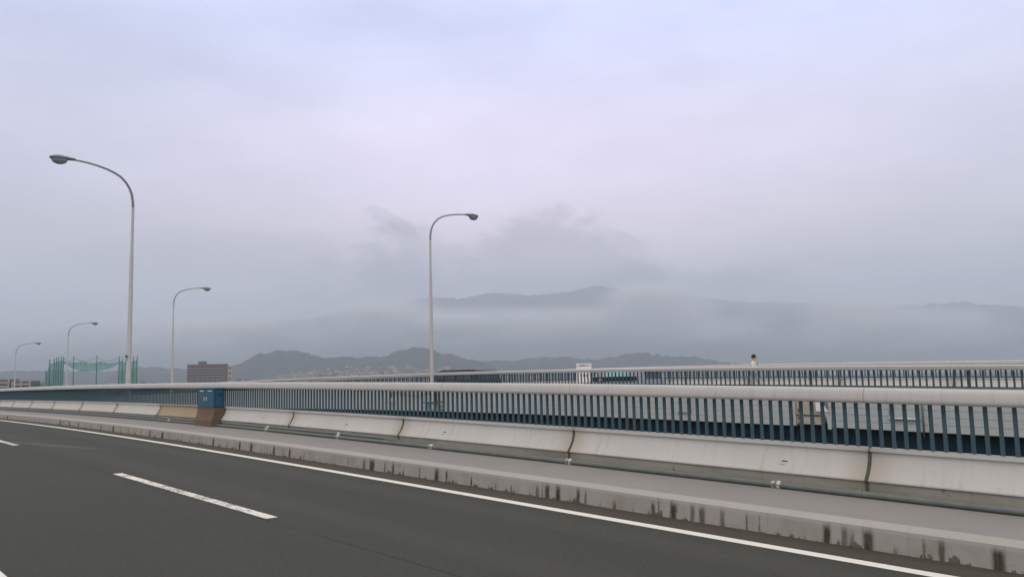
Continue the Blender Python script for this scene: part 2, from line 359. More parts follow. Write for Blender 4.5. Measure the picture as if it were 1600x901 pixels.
def arc(n, f): return [f(i / n) for i in range(n + 1)]
FACE = [(9.262, .958), (9.262, .988), (9.286, .994)] + arc(9, lambda t: (9.286 - .128 * t ** 1.9, 1.0 + .285 * t))
LEDGE = [(9.150, 1.288), (9.150, 1.303)]
BLOCK = FACE + LEDGE + [(9.49, 1.303), (9.49, .958)]
PLINTH = [(9.168, 1.305), (9.164, 1.50), (9.47, 1.50), (9.47, 1.305)]
def parapet(path, a, b, label, stain=None, eye_side=True):
    js = joints(a, b); o = thing('concrete_parapet', path(js[0], 9.3, 1.47), label, 'parapet')
    for i in range(len(js) - 1):
        s, e = js[i] + .012, js[i + 1] - .012
        mat = M['para_br'] if stain is not None and abs(js[i] - stain) < 1 else M['para']
        blk = MB().sweep(BLOCK, path, s, e).build('parapet_block', mat, o, smooth=25)
        if mat is M['para_br']: blk['label'] = 'brown stained parapet block'
        MB().sweep(PLINTH, path, s, e).build('plinth_block', M['plinth'], o)
    for j in js[1:-1]:
        pr = [(L - .010, h) for L, h in FACE[1:]] + [(9.142, 1.29), (9.142, 1.31), (9.156, 1.32), (9.154, 1.47)]
        pr = pr + [(L + .12, h) for L, h in reversed(pr)]
        MB().sweep(pr, path, j - .02, j + .02, step=.04).build('joint_seal', M['seal'], o, smooth=30)
    return o
CAPC, CAPA, CAPB = (9.325, .376), .122, .084
CAPPROF = [(9.262, .2925), (9.30, .291), (9.38, .2925), (9.432, .302), (9.447, .33), (9.447, .42), (9.43, .450), (9.38, .459), (9.26, .459), (9.222, .453), (9.206, .436), (9.205, .41), (9.212, .36), (9.224, .32), (9.238, .302)]
def railing(path, head, a, b, label, pitch, w, d, keep, base_h=.958, dl=0, dark_base=False, capprof=CAPPROF, cap_h=.44):
    js = joints(a, b); o = thing('bridge_railing', path(js[0], 9.3, .958), label, 'railing')
    for i in range(len(js) - 1):
        MB().sweep(capprof, path, js[i] + .004, js[i + 1] - .004).build('rail_cap', M['cap'], o, smooth=50)
        MB().sweep([(9.325 - .03, base_h - .012), (9.325 + .03, base_h - .012), (9.325 + .03, base_h - .0005), (9.325 - .03, base_h - .0005)] if not dark_base else
                   [(9.31, base_h - .05), (9.34, base_h - .05), (9.34, base_h - .01), (9.31, base_h - .01)], path, js[i] + .01, js[i + 1] - .01).build('bottom_rail', M['teal'] if dark_base else M['base'], o)
    n = int((b - a) / pitch); rest = MB()
    for k in range(n):
        s = a + pitch * (k + .5)
        mb = MB() if keep[0] <= s < keep[1] else rest
        p, q = path(s, 9.325, base_h - .01), path(s, 9.325, cap_h)
        ww = w * (1.9 if min(abs(s - j) for j in js) < pitch * .5 and dark_base else 1)
        mb.box((p + q) / 2, (ww, d, (q - p).length), head(s) + math.pi / 2)
        if mb is not rest: mb.build('baluster', M['teal'], o)
    r = rest.build('baluster', M['teal'], o); r['kind'] = 'stuff'
    return o
parapet(P1, -9.8, 104, 'white concave concrete parapet beside the near sidewalk, one block stained brown', stain=23.06)
railing(P1, H1, -9.8, 104, 'nearest long railing with thick rounded beige cap and dark teal balusters above the white parapet', .14, .036, .026, (2.1, 15.9))
for s_ in (5.28, 12.2, 15.75, 19.9):
    par_ = [o_ for o_ in bpy.data.objects if o_.name == 'concrete_parapet'][0]
    for k_, h_ in enumerate((1.165, 1.205)): MB().sweep([(9.232 - .017 * k_, h_), (9.32, h_), (9.32, h_ + .012), (9.229 - .017 * k_, h_ + .012)], P1, s_ + .03 * k_, s_ + .075 + .03 * k_, .1).build('cast_slot', M['seal'], par_)
# conduit at the foot of the parapet
cl = [5.33, 8.85, 12.41, 15.83, 19.36, 26.3]
def run(L, h, a, b, r, step=.4):
    n = max(2, int((b - a) / step)); return [P1(a + (b - a) * i / n, L, h) for i in range(n + 1)], r
o = thing('conduit_pipe', P1(0, 9.06, 1.47), 'long grey green pipe lying at the foot of the near parapet', 'pipe')
pts, r = run(9.052, 1.430, -9, 100, .036); MB().tube(pts, r, 10).build('pipe', M['pipe'], o, smooth=True)
for s in cl: MB().ellipsoid(P1(s - .03, 9.052, 1.43), (.042, .042, .046), 12, 8, wob=.5, fr=2.6).ellipsoid(P1(s + .045, 9.052, 1.432), (.034, .034, .043), 12, 8, wob=.5, fr=3).build('clamp', M['clamp'], o, smooth=True)
for s in (4.3, 8.96, 13.66): MB().tube([P1(s - .04, 9.052, 1.43), P1(s + .04, 9.052, 1.43)], .042, 10).build('coupling', M['pipe'], o, smooth=40)
o = thing('conduit_pipe', P1(16, 9.13, 1.37), 'thinner grey pipe fixed to the plinth above the long floor pipe', 'pipe')
pts, r = run(9.125, 1.375, 14.2, 100, .028); pts = [P1(12.6, 9.075, 1.43), P1(13.4, 9.11, 1.40)] + pts
MB().tube(pts, r, 10).build('pipe', M['pipe'], o, smooth=True)
for s in (15.9, 19.4): MB().tube([P1(s - .045, 9.125, 1.375), P1(s + .045, 9.125, 1.375)], .034, 10).build('clamp', M['clamp'], o, smooth=40)
# deck under it
o = thing('road_bridge', P1(0, 2, 3.9), 'near road bridge deck carrying the dark asphalt road', 'bridge')
MB().sweep([(-7.2, 1.735), (9.46, 1.735), (9.46, 2.05), (8.6, 2.15), (-6.4, 2.15), (-7.2, 2.05)], P1, S0, S1, 2).build('deck_slab', M['plinth'], o)
for L in (-4, 1.5, 7): MB().sweep([(L - .25, 2.152), (L + .25, 2.152), (L + .25, 3.9), (L - .25, 3.9)], P1, S0, S1, 2).build('girder', M['girder'], o)
for s in (-5, 35, 75, 105):
    p = P1(s, 1.5, 3.9); MB().box((p.x, p.y, p.z / 2 - .02), (1.8, 11, p.z - .06), H1(s) ).build('pier', M['plinth'], o)

# ------------------------------------------------------------------ blue electrical cabinet on its brown plinth
def frame(s, path=P1, head=H1):
    H = head(s); d = Vector((-math.sin(H), math.cos(H), 0)); n = Vector((math.cos(H), math.sin(H), 0)); return d, n
o = thing('electrical_cabinet', P1(22.85, 8.98, 1.471), 'blue two door electrical cabinet on a brown concrete plinth at the parapet', 'cabinet')
ca, cb = 22.47, 23.66
BP = [(9.30, .965)] + [(8.955, .965), (8.955, .99)] + arc(8, lambda t: (8.96 - .075 * t ** 1.7, 1.0 + .30 * t)) + [(8.88, 1.31), (8.88, 1.469), (9.17, 1.469), (9.17, 1.29), (9.285, 1.0)]
MB().sweep(BP, P1, ca - .02, cb + .02, .3).build('plinth', M['brown'], o, smooth=25)
def cbox(name, s0, s1, L0, L1, h0, h1, mat, bev=.006, par=None):
    return MB().sweep([(L0, h0), (L1, h0), (L1, h1), (L0, h1)], P1, s0, s1, s1 - s0).build(name, mat, par or o, bevel=bev)
cbox('body', ca, cb, 8.97, 9.245, .462, .963, M['cabside'])
cbox('roof', ca - .02, cb + .02, 8.94, 9.25, .435, .4605, M['cab'])
for a, b in ((ca + .02, (ca + cb) / 2 - .006), ((ca + cb) / 2 + .006, cb - .02)):
    dr = cbox('door', a, b, 8.952, 8.9695, .475, .955, M['cab'], .004)
    m_ = (a + b) / 2
    cbox('name_plate', m_ - .15, m_ + .15, 8.948, 8.9515, .500, .528, M['clamp'], 0, dr)
    cbox('handle', b - .09 if a < 22.7 else a + .06, b - .06 if a < 22.7 else a + .09, 8.932, 8.9515, .68, .78, M['galv'], .003, dr)
cbox('side_panel', ca - .012, ca - .0005, 9.0, 9.20, .50, .93, M['cab'], .003); cbox('vent_hood', ca - .04, ca - .0125, 9.05, 9.15, .565, .62, M['cabside'], .004)
cbox('conduit_box', ca - .24, ca - .10, 9.05, 9.17, 1.36, 1.44, M['dark'], .006)

# ------------------------------------------------------------------ street lamps (arm profile: metres out, metres up from the rail cap)
def lamp(base, out, label, zb, big):
    "base = point on the pole axis level with the rail cap top; out = horizontal unit vector along the arm"
    o = thing('street_lamp', base + Vector((0, 0, zb)), label, 'street lamp', 'tall street lamps along the two bridges')
    up = Vector((0, 0, 1))
    rb = .094
    MB().tube([base + up * z for z in (zb, zb + .5, 1.5, 4.75)], [rb, rb, rb * .94, rb * .72], 14).build('lower_pole', M['galv'], o, smooth=40)
    MB().tube([base + up * z for z in (4.75, 5.6, 6.55)], [rb * .61, rb * .57, rb * .54], 14).build('upper_pole', M['galv'], o, smooth=40)
    for z, w in ((4.75, .004), (.02, .004), (1.15, .003)): MB().tube([base + up * (z - .03), base + up * (z + .03)], rb * (.72 if z > 3 else .97) + w, 14).build('collar', M['galv'], o, smooth=40)
    A = [(0, 6.55), (.015, 6.8), (.06, 7.05), (.15, 7.27), (.3, 7.48), (.5, 7.66), (.75, 7.79), (1.05, 7.89), (1.4, 7.97), (1.8, 8.03), (2.3, 8.07)]
    ka = .905 if big else 1.
    pts = [base + out * d * ka + up * z for d, z in A]
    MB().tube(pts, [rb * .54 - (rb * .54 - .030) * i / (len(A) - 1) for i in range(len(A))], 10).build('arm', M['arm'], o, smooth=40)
    # luminaire: a teardrop housing over a bulging glass
    ax = (out + up * -.03).normalized(); sd = out.cross(up); c0 = base + out * 2.22 * ka + up * 8.075
    hs = MB(); vs = []; fs = []; n = 14; prof = [(0, .045, .05, .045), (.12, .06, .06, .05), (.3, .13, .085, .06), (.5, .18, .10, .07), (.66, .17, .095, .07), (.78, .11, .07, .06), (.85, .02, .02, .02)]
    for x_, w_, t_, b_ in prof:
        for k in range(n):
            a = 2 * math.pi * k / n; vs.append(c0 + ax * x_ + sd * (w_ * math.cos(a)) + up * ((t_ if math.sin(a) > 0 else b_) * math.sin(a)))
    for i in range(len(prof) - 1):
        for k in range(n): fs.append((i * n + k, i * n + (k + 1) % n, (i + 1) * n + (k + 1) % n, (i + 1) * n + k))
    fs += [tuple(range(n)), tuple(range((len(prof) - 1) * n, len(prof) * n))]
    hd_ = hs.add(vs, fs).build('lamp_head', M['lamp'], o, smooth=40)
    rot = Matrix((ax, sd, ax.cross(sd))).transposed()
    MB().ellipsoid(c0 + ax * .52 - up * .055, (.27, .15, .175), 16, 10, rot).build('lamp_glass', M['lens'], hd_, smooth=True)
    if big:
        sp = base + Vector((0, 0, .62)) ; sdv = -out * .0
        d, n_ = frame(31.95)
        f = (-Vector((base.x, base.y, 0))).normalized(); q = Vector((-f.y, f.x, 0))
        p = base + up * .33 + f * (rb + .008) - q * .02
        MB().box(p, (.15, .012, .34), math.atan2(q.y, q.x)).build('notice_plate', M['clamp'], o)
        MB().box(base + up * 1.0 + f * .09 - q * .09, (.07, .10, .07), math.atan2(q.y, q.x)).build('bracket', M['dark'], o)
    return o
d, n_ = frame(32.4)
lamp(P1(32.4, 9.62, .292), -n_, 'tallest nearest street lamp at left with arm reaching over the near road', -1.2, True)
d2, n2 = frame(0, P2, H2)
for s, lb in ((33.3, 'slim street lamp standing alone near the picture centre, mounted on the far bridge'), (69.7, 'street lamp on the far bridge beside the brown apartment block'),
              (103.7, 'street lamp on the far bridge in front of the green golf net'), (132.2, 'smallest farthest street lamp by the cream apartment building')):
    lamp(P2(s, 23.66, .292), n2, lb, -1.75, False)

# ------------------------------------------------------------------ far bridge
A2, B2 = -6., 150.
def P2n(s, L, h): return P2(s, L + 14.7, h)          # near railing of the far bridge, section offsets as on our bridge
strip('road', M['road2'], P2, 24.9, 33.40, 1.68, A2, B2, lat=2, v0=0)
strip('edge_line', M['line'], P2, 32.75, 32.9, 1.676, A2, B2); strip('edge_line', M['line'], P2, 25.3, 25.45, 1.676, A2, B2)
def P2u(s, L, h): p = P2(s, L, h); p.z += .12; return p
strip('sidewalk', M['walk'], P2u, 33.55, 34.90, 1.471, A2, B2)
MB().sweep([(33.36, 1.83), (33.375, 1.501), (33.42, 1.474), (33.552, 1.470), (33.552, 1.83)], P2u, A2, B2, 1.5).build('kerb', M['kerb'], kind='structure')
parapet(P3, A2, B2, 'farther white concrete parapet behind the walking person on the far bridge')
CAP2 = [(9.20, .30), (9.30, .292), (9.42, .30), (9.435, .33), (9.435, .41), (9.42, .425), (9.20, .425), (9.175, .41), (9.172, .325)]
railing(P2n, H2, A2, B2, 'middle railing on the near edge of the far bridge, grey cap and dark teal balusters', .184, .046, .026, (6, 24.4), base_h=.93, dark_base=True, capprof=CAP2)
railing(P3, H2, A2, B2, 'farthest railing with pale cap behind the walking person and the white signboard', .184, .040, .022, (9.5, 27.9), base_h=.955, dark_base=True)
o = thing('road_bridge', P2(0, 30, 5), 'far road bridge with grey slatted side panels over a dark teal girder', 'bridge')
MB().sweep([(23.98, .935), (24.3, .935), (24.3, 1.70), (33.36, 1.70), (35.2, 1.70), (35.2, 2.1), (24.5, 2.1), (23.98, 2.0)], P2, A2, B2, 2).build('deck_slab', M['plinth'], o)
for k, L in enumerate((24.75, 28.5, 33.2)): MB().sweep([(L - .25, 2.103), (L + .25, 2.103), (L + .25, 4.7), (L - .25, 4.7)], P2, A2, B2, 2).build('girder', M['girder'], o)
for s in (8, 50, 92, 134):
    p = P2(s, 29, 4.7); MB().box((p.x, p.y, p.z / 2 - .02), (8, 1.8, p.z - .06), TH2).build('pier', M['plinth'], o)
FP = []
nb = 6; fh0, fh1 = .945, 2.155; ph = (fh1 - fh0) / nb
for i in range(nb):
    a = fh0 + i * ph; FP += [(23.90, a + .006), (23.885, a + .014), (23.885, a + ph - .014), (23.90, a + ph - .006)]
FP += [(23.965, fh1), (23.965, fh0)]
js2 = joints(A2, B2)
GAP = (13.0, 14.1)
for i in range(len(js2) - 1):
    a, b = js2[i] + .006, js2[i + 1] - .006
    segs = [(a, b)]
    if a < GAP[0] and b > GAP[1]: segs = [(a, GAP[0]), (GAP[1], b)]
    elif a < GAP[0] < b: segs = [(a, GAP[0])]
    elif a < GAP[1] < b: segs = [(GAP[1], b)]
    for a, b in segs: MB().sweep(FP, P2, a, b, 1.2).build('fascia_panel', M['fascia'], o)
def pbox(name, s0, s1, L0, L1, h0, h1, mat, par, bev=0): return MB().sweep([(L0, h0), (L1, h0), (L1, h1), (L0, h1)], P2, s0, s1, s1 - s0).build(name, mat, par, bevel=bev)
g0, g1 = GAP
q = pbox('access_panel', g0 + .16, g1 - .02, 23.90, 23.96, .96, 2.08, M['beige'], o)
pbox('cross_bar', g0 + .16, g1 - .02, 23.88, 23.899, 1.785, 1.825, M['rust'], q); pbox('marking_bar', g0 + .45, g0 + .56, 23.893, 23.8995, 2.01, 2.03, M['rust'], q)
for h in (1.62, 1.86, 2.03): pbox('bolt', g1 - .16, g1 - .09, 23.87, 23.899, h, h + .09, M['rust'], q)
for h in (1.86, 1.95, 2.04): pbox('bolt', g0 + .2, g0 + .26, 23.88, 23.899, h, h + .06, M['rust'], q)
pbox('post', g1 - .02, g1 + .04, 23.84, 23.88, .96, 2.12, M['fascia'], q)
mb = MB(); pts = [(g0 + .36, 1.40), (g0 + .36, 1.67), (g0 - .04, 1.67), (g0 + .16, 1.40)]
mb.add([P2(s, 23.80, h) for s, h in pts] + [P2(s, 23.815, h) for s, h in pts], [(0, 1, 2, 3), (7, 6, 5, 4), (0, 4, 5, 1), (1, 5, 6, 2), (2, 6, 7, 3), (3, 7, 4, 0)]).build('folded_flap', M['white'], q)
mb = MB(); pts = [(g0 + .14, 1.68), (g0 + .02, 1.68), (g0 - .10, 1.85), (g0 - .09, 2.2), (g0 + .02, 2.2), (g0 + .03, 1.9)]
mb.add([P2(s, 23.83, h) for s, h in pts] + [P2(s, 23.86, h) for s, h in pts], [tuple(range(6)), tuple(range(11, 5, -1))] + [(i, i + 6, (i + 1) % 6 + 6, (i + 1) % 6) for i in range(6)]).build('edge_strip', M['fascia'], q)
# thin white pipe frame on the panels
o2 = thing('pipe_frame', P2(9.8, 23.84, 1.6), 'thin white pipe bracket with upright fixed to the grey side panels', 'pipe')
MB().tube([P2(11.15, 23.85, 1.80), P2(10.28, 23.85, 1.80)], .042, 8).build('crosspipe', M['clamp'], o2, smooth=True)
MB().tube([P2(11.13, 23.85, .95), P2(11.13, 23.85, 1.76)], .012, 8).build('side_rod', M['clamp'], o2, smooth=True)
MB().tube([P2(10.2, 23.845, .95), P2(10.2, 23.845, 2.3)], .026, 8).build('upright', M['pipe'], o2, smooth=True)
o2 = thing('drain_pipe', P2(18, 23.85, 1.4), 'thin dark pipe bent at a right angle on the grey side panels', 'pipe')
MB().tube([P2(18.1, 23.85, .95), P2(18.1, 23.85, 1.86), P2(18.65, 23.85, 1.87)], .02, 8).build('pipe', M['pipe'], o2, smooth=40)
# bracket and ladder at the foot of the middle lamp, wire and small white lantern
o2 = thing('pole_bracket', P2(33.5, 23.7, 1.5), 'dark steel bracket with short rungs holding the central lamp pole', 'bracket')
pbox('back_plate', 33.2, 33.8, 23.84, 23.88, 1.12, 1.68, M['seal'], o2); pbox('shelf', 33.15, 34.0, 23.56, 23.88, 1.69, 1.73, M['seal'], o2)
pbox('stay', 33.4, 33.6, 23.78, 23.88, 1.74, 2.15, M['fascia'], o2)
for h in (1.65, 1.85, 2.02): pbox('rung', 32.75, 33.1, 23.84, 23.87, h, h + .03, M['seal'], o2)
o2 = thing('hanging_lantern', P2(37, 23.8, 1.3), 'small white lantern hung from a sagging black wire under the middle railing', 'lantern')
MB().tube([P2(33.7 + 3.4 * t, 23.82, 1.22 + .16 * math.sin(math.pi * t) + .05 * math.sin(2 * math.pi * t)) for t in [i / 12 for i in range(13)]], .012, 6).build('wire', M['dark'], o2)
MB().tube([P2(37.1, 23.80, 1.22), P2(37.12, 23.80, 1.50)], .02, 6).build('hanger', M['dark'], o2)
MB().tube([P2(37.12, 23.80, 1.50), P2(37.12, 23.80, 1.54), P2(37.12, 23.80, 1.71), P2(37.12, 23.80, 1.74)], [.04, .08, .09, .05], 10).build('lantern_body', M['clamp'], o2, smooth=40)

# ------------------------------------------------------------------ signboard on the far sidewalk
pL, pR = None, None
sgn_s = 33.2
def onP3(px, L=34.55):
    best = None
    for i in range(600):
        s = 5 + i * .1; p = P3(s, L - 25.7, .5); v = p - Vector((0, 0, CZ))
        z = v.y * CP + v.z * SP; yy = -v.y * SP + v.z * CP; u = F * v.x / z; w = -F * yy / z
        X_ = 800 + u * CR + w * SR
        if best is None or abs(X_ - px) < best[0]: best = (abs(X_ - px), s)
    return best[1]
sA, sB = onP3(924), onP3(900)
cen = (P3(sA, 8.85, .5) + P3(sB, 8.85, .5)) / 2
dist = cen.y
wl, wr = at(900, 568, dist), at(924, 567, dist); wb = at(912, 597.5, dist)
W = (wr - wl).length; ang = R(8); cx = (wl + wr) / 2
o = thing('signboard', Vector((cx.x, cx.y, wb.z)), 'white signboard with one line of black characters standing behind the middle railing', 'sign')
hgt = (wl.z + wr.z) / 2 - wb.z
MB().box((cx.x, cx.y, wb.z + hgt / 2), (W / math.cos(ang), .03, hgt), ang).build('panel', M['white'], o, bevel=.004)
fx = Vector((math.cos(ang), math.sin(ang), 0)); fn = Vector((math.sin(ang), -math.cos(ang), 0))
def text(body, size, loc, mat, rz, par, name='lettering'):
    cu = bpy.data.curves.new(name, 'FONT'); cu.body = body; cu.size = size; cu.align_x = 'CENTER'; cu.align_y = 'CENTER'; cu.extrude = .002; cu.offset = size * .015
    t_ = bpy.data.objects.new(name, cu); COL.objects.link(t_); dg = bpy.context.evaluated_depsgraph_get(); nm = bpy.data.meshes.new_from_object(t_.evaluated_get(dg)); bpy.data.objects.remove(t_); nm.materials.clear(); nm.materials.append(mat)
    nm.name = name; t_ = bpy.data.objects.new(name, nm); COL.objects.link(t_); t_.location = loc - par.location; t_.rotation_euler = (math.pi / 2, 0, rz); t_.parent = par; return t_
fc = Vector((cx.x, cx.y, 0)) + fn * .018
text('琵琶湖大橋', W * .118, Vector((fc.x, fc.y, wb.z + hgt * .885)), M['black'], ang, o)
for k in (-1, 1):
    c_ = fc + fx * (k * W * .41); MB().box((c_.x, c_.y, wb.z + hgt * .885), (W * .14, .006, hgt * .022), ang).build('dash_mark', M['black'], o)
for (dx, dz, w_, h_, m_) in ((-.24, .42, .10, .2, 'yellow'), (0, .38, .12, .26, 'purple'), (.2, .36, .12, .22, 'purple'), (.0, .66, .5, .02, 'black')):
    c_ = fc + fx * (dx * W); MB().box((c_.x, c_.y, wb.z + hgt * dz), (w_ * W, .005, h_ * hgt * .6), ang).build('printed_block', M[m_], o)
for k in (-1, 1):
    c_ = Vector((cx.x, cx.y, 0)) + fx * (k * W * .38) - fn * .03
    zb_ = P3((sA + sB) / 2, 8.85, 1.471).z; MB().tube([(c_.x, c_.y, zb_), (c_.x, c_.y, wb.z + hgt * .9)], .02, 8).build('post', M['galv'], o)

# ------------------------------------------------------------------ cars on the far bridge
def car(name, label, L, W_, Ht, body, glass, cabin, van=False):
    o = thing(name, (0, 0, 0), label, 'car')
    h = Ht
    if van: side = [(-L / 2, .35), (-L / 2 + .02, h * .62), (-L / 2 + .12, h * .93), (-L / 2 + .35, h), (L * .18, h), (L * .30, h * .93), (L * .43, h * .60), (L / 2 - .05, h * .52), (L / 2, .40), (L / 2 - .05, .24), (-L / 2 + .05, .24)]
    else: side = [(-L / 2, .38), (-L / 2 + .03, h * .60), (-L / 2 + .55, h * .64), (-L * .24, h * .95), (-L * .14, h), (L * .08, h), (L * .15, h * .95), (L * .29, h * .64), (L / 2 - .1, h * .52), (L / 2, .42), (L / 2 - .05, .24), (-L / 2 + .05, .24)]
    mb = MB(); n = len(side); vs = []
    for yy, k in ((-W_ / 2, 1), (W_ / 2, 1)):
        for x_, z_ in side:
            tum = 1 - .16 * max(0, (z_ - h * .6) / (h * .4)); vs.append((x_, yy * tum, z_))
    mb.add(vs, [tuple(range(n)), tuple(range(2 * n - 1, n - 1, -1))] + [(i, n + i, n + (i + 1) % n, (i + 1) % n) for i in range(n)])
    mb.build('body', body, o, bevel=.035, smooth=35)
    zt, zb_ = h * .92, h * (.75 if cabin else .655)
    xs = (-L * .25, -L * .02, L * .19) if cabin else (-L * .40, -L * .1, L * .12, L * .26) if van else (-L * .27, -L * .06, L * .11, L * .2)
    for sgn in (-1, 1):
        for i in range(len(xs) - 1):
            a, b = xs[i] + .03, xs[i + 1] - .03; ins = .16 * W_ / 2
            w0 = W_ / 2 * (1 - .16 * max(0, (zb_ - h * .6) / (h * .4))); w1 = W_ / 2 * (1 - .16 * (zt - h * .6) / (h * .4))
            k0 = .10 if i == len(xs) - 2 else 0; k1 = .12 if (i == 0 and not van) else 0
            vs = [(a, sgn * (w0 + .006), zb_), (b, sgn * (w0 + .006), zb_), (b - k0 * 2, sgn * (w1 + .006), zt), (a + k1 * 2, sgn * (w1 + .006), zt)]
            vs += [(p[0], p[1] - sgn * .03, p[2]) for p in vs]
            MB().add(vs, [(0, 1, 2, 3), (7, 6, 5, 4), (0, 4, 5, 1), (1, 5, 6, 2), (2, 6, 7, 3), (3, 7, 4, 0)]).build('side_window', glass, o)
    f0, f1 = (L * .425, h * .62), (L * .305, h * .92)
    if not van: f0, f1 = (L * .285, h * .66), (L * .155, h * .94)
    def slab(nm, p, q, w_, m_, dx):
        vs = [(p[0] + dx, -w_, p[1]), (p[0] + dx, w_, p[1]), (q[0] + dx, w_ * .9, q[1]), (q[0] + dx, -w_ * .9, q[1])]
        vs += [(v[0] - dx * 4, v[1], v[2]) for v in vs]
        MB().add(vs, [(0, 1, 2, 3), (7, 6, 5, 4), (0, 4, 5, 1), (1, 5, 6, 2), (2, 6, 7, 3), (3, 7, 4, 0)]).build(nm, m_, o)
    slab('windscreen', f0, f1, W_ * .40, M['glass'], .012)
    r0, r1 = ((-L / 2 + .03, h * .66), (-L / 2 + .12, h * .90)) if van else ((-L / 2 + .57, h * .66), (-L * .245, h * .93))
    slab('rear_window', r0, r1, W_ * .38, M['glass'], -.012)
    for sx in (-.31, .31):
        for sy in (-1, 1):
            c = Vector((L * sx, sy * (W_ / 2 - .09), .31)); wh = MB().tube([c - Vector((0, .10, 0)), c - Vector((0, .085, 0)), c + Vector((0, .085, 0)), c + Vector((0, .10, 0))], [.27, .31, .31, .27], 20).build('wheel', M['tyre'], o, smooth=30)
            MB().tube([c + Vector((0, sy * .09, 0)), c + Vector((0, sy * .112, 0))], [.2, .18], 16).build('rim', M['rim'], wh)
    for sy in (-1, 1):
        MB().box((L / 2 - .06, sy * W_ * .36, h * .43), (.10, .32, .13)).build('headlight', M['light'], o, bevel=.02)
        MB().box((-L / 2 + .04, sy * W_ * .40, h * .36), (.10, .16, .18)).build('tail_light', M['tail'], o, bevel=.02)
        MB().box((L * .2, sy * (W_ / 2 + .07), h * .66), (.12, .16, .11)).build('door_mirror', body, o, bevel=.02)
    return o
def s_at(px, L):
    best = None
    for i in range(1200):
        s = 2 + i * .08; p = P2(s, L, .4); v = p - Vector((0, 0, CZ)); z = v.y * CP + v.z * SP; yy = -v.y * SP + v.z * CP
        X_ = 800 + F * v.x / z * CR - F * yy / z * SR
        if best is None or abs(X_ - px) < best[0]: best = (abs(X_ - px), s)
    return best[1]
s = s_at(722, 27.4); c1 = car('black_minivan', 'black minivan whose dark roof shows just above the middle railing', 4.5, 1.7, 1.70, M['carblack'], M['glass'], 0, True)
p = P2(s, 27.4, 1.68); c1.location = p; c1.scale = (1, 1, .93); c1.rotation_euler = (0, -.006, TH2 + math.pi / 2)
s = s_at(975, 27.6); c2 = car('grey_hatchback', 'silver grey car with pale cyan windows seen through the middle railing', 3.3, 1.48, 1.40, M['carteal'], M['glass2'], 1, True)
for sg_ in (-1, 1): MB().box((-.05, sg_ * .738, .965), (2.5, .03, .16)).build('side_moulding', M['carblack'], c2)
c2.location = P2(s, 27.6, 1.68); c2.rotation_euler = (0, 0, TH2 + math.pi / 2)

# ------------------------------------------------------------------ person walking on the far sidewalk, towards the left
def skin_mesh(name, nodes, edges, mat, parent, root=0, sub=2):
    me = bpy.data.meshes.new(name); me.from_pydata([n[:3] for n in nodes], edges, []); me.update()
    ob = bpy.data.objects.new(name, me); COL.objects.link(ob)
    sk = ob.modifiers.new('Skin', 'SKIN')
    for i, n in enumerate(nodes):
        me.skin_vertices[0].data[i].radius = (n[3], n[4] if len(n) > 4 else n[3]); me.skin_vertices[0].data[i].use_root = (i == root)
    sb = ob.modifiers.new('Sub', 'SUBSURF'); sb.levels = sub; sb.render_levels = sub
    dg = bpy.context.evaluated_depsgraph_get(); ev = ob.evaluated_get(dg); nm = bpy.data.meshes.new_from_object(ev)
    bpy.data.objects.remove(ob); nm.name = name; nm.shade_smooth(); nm.materials.clear(); nm.materials.append(mat)
    o2 = bpy.data.objects.new(name, nm); COL.objects.link(o2)
    if parent is not None: o2.parent = parent
    return o2
sP = onP3(1178, 34.1)
per_ = thing('person', P3(sP, 8.4, 1.471), 'person in white jacket and grey trousers with lime neck towel walking on the far bridge', 'person')
# local x = walking direction
J = {'pel': (0, 0, .86), 'wai': (.0, 0, .98), 'che': (.02, 0, 1.17), 'nek': (.03, 0, 1.34), 'hd0': (.04, 0, 1.43), 'hd1': (.045, 0, 1.50), 'hd2': (.04, 0, 1.57)}
def bodynodes(k):
    n = [(*J['pel'], .10 * k, .13 * k), (*J['wai'], .09 * k, .12 * k), (*J['che'], .10 * k, .145 * k), (*J['nek'], .05, .055)]
    e = [(0, 1), (1, 2), (2, 3)]; return n, e
n, e = bodynodes(1.)
n += [(*J['hd0'], .062, .058), (*J['hd1'], .088, .07), (*J['hd2'], .07, .058)]; e += [(3, 4), (4, 5), (5, 6)]
legs = {1: [(.02, .09, .80, .082), (.16, .09, .46, .056), (.10, .09, .09, .038), (.22, .09, .045, .035)], -1: [(-.02, -.09, .80, .082), (-.06, -.09, .45, .056), (-.24, -.09, .12, .038), (-.13, -.09, .05, .035)]}
arms = {1: [(.02, .150, 1.255, .055), (-.06, .21, 1.05, .042), (.02, .22, .83, .03)], -1: [(.02, -.150, 1.255, .055), (.02, -.21, 1.04, .042), (.14, -.20, .85, .03)]}
for sd_ in (1, -1):
    b = len(n); n += legs[sd_]; e += [(0, b), (b, b + 1), (b + 1, b + 2), (b + 2, b + 3)]
    b = len(n); n += arms[sd_]; e += [(2, b), (b, b + 1), (b + 1, b + 2)]
bd = skin_mesh('body', n, e, M['skin'], per_)
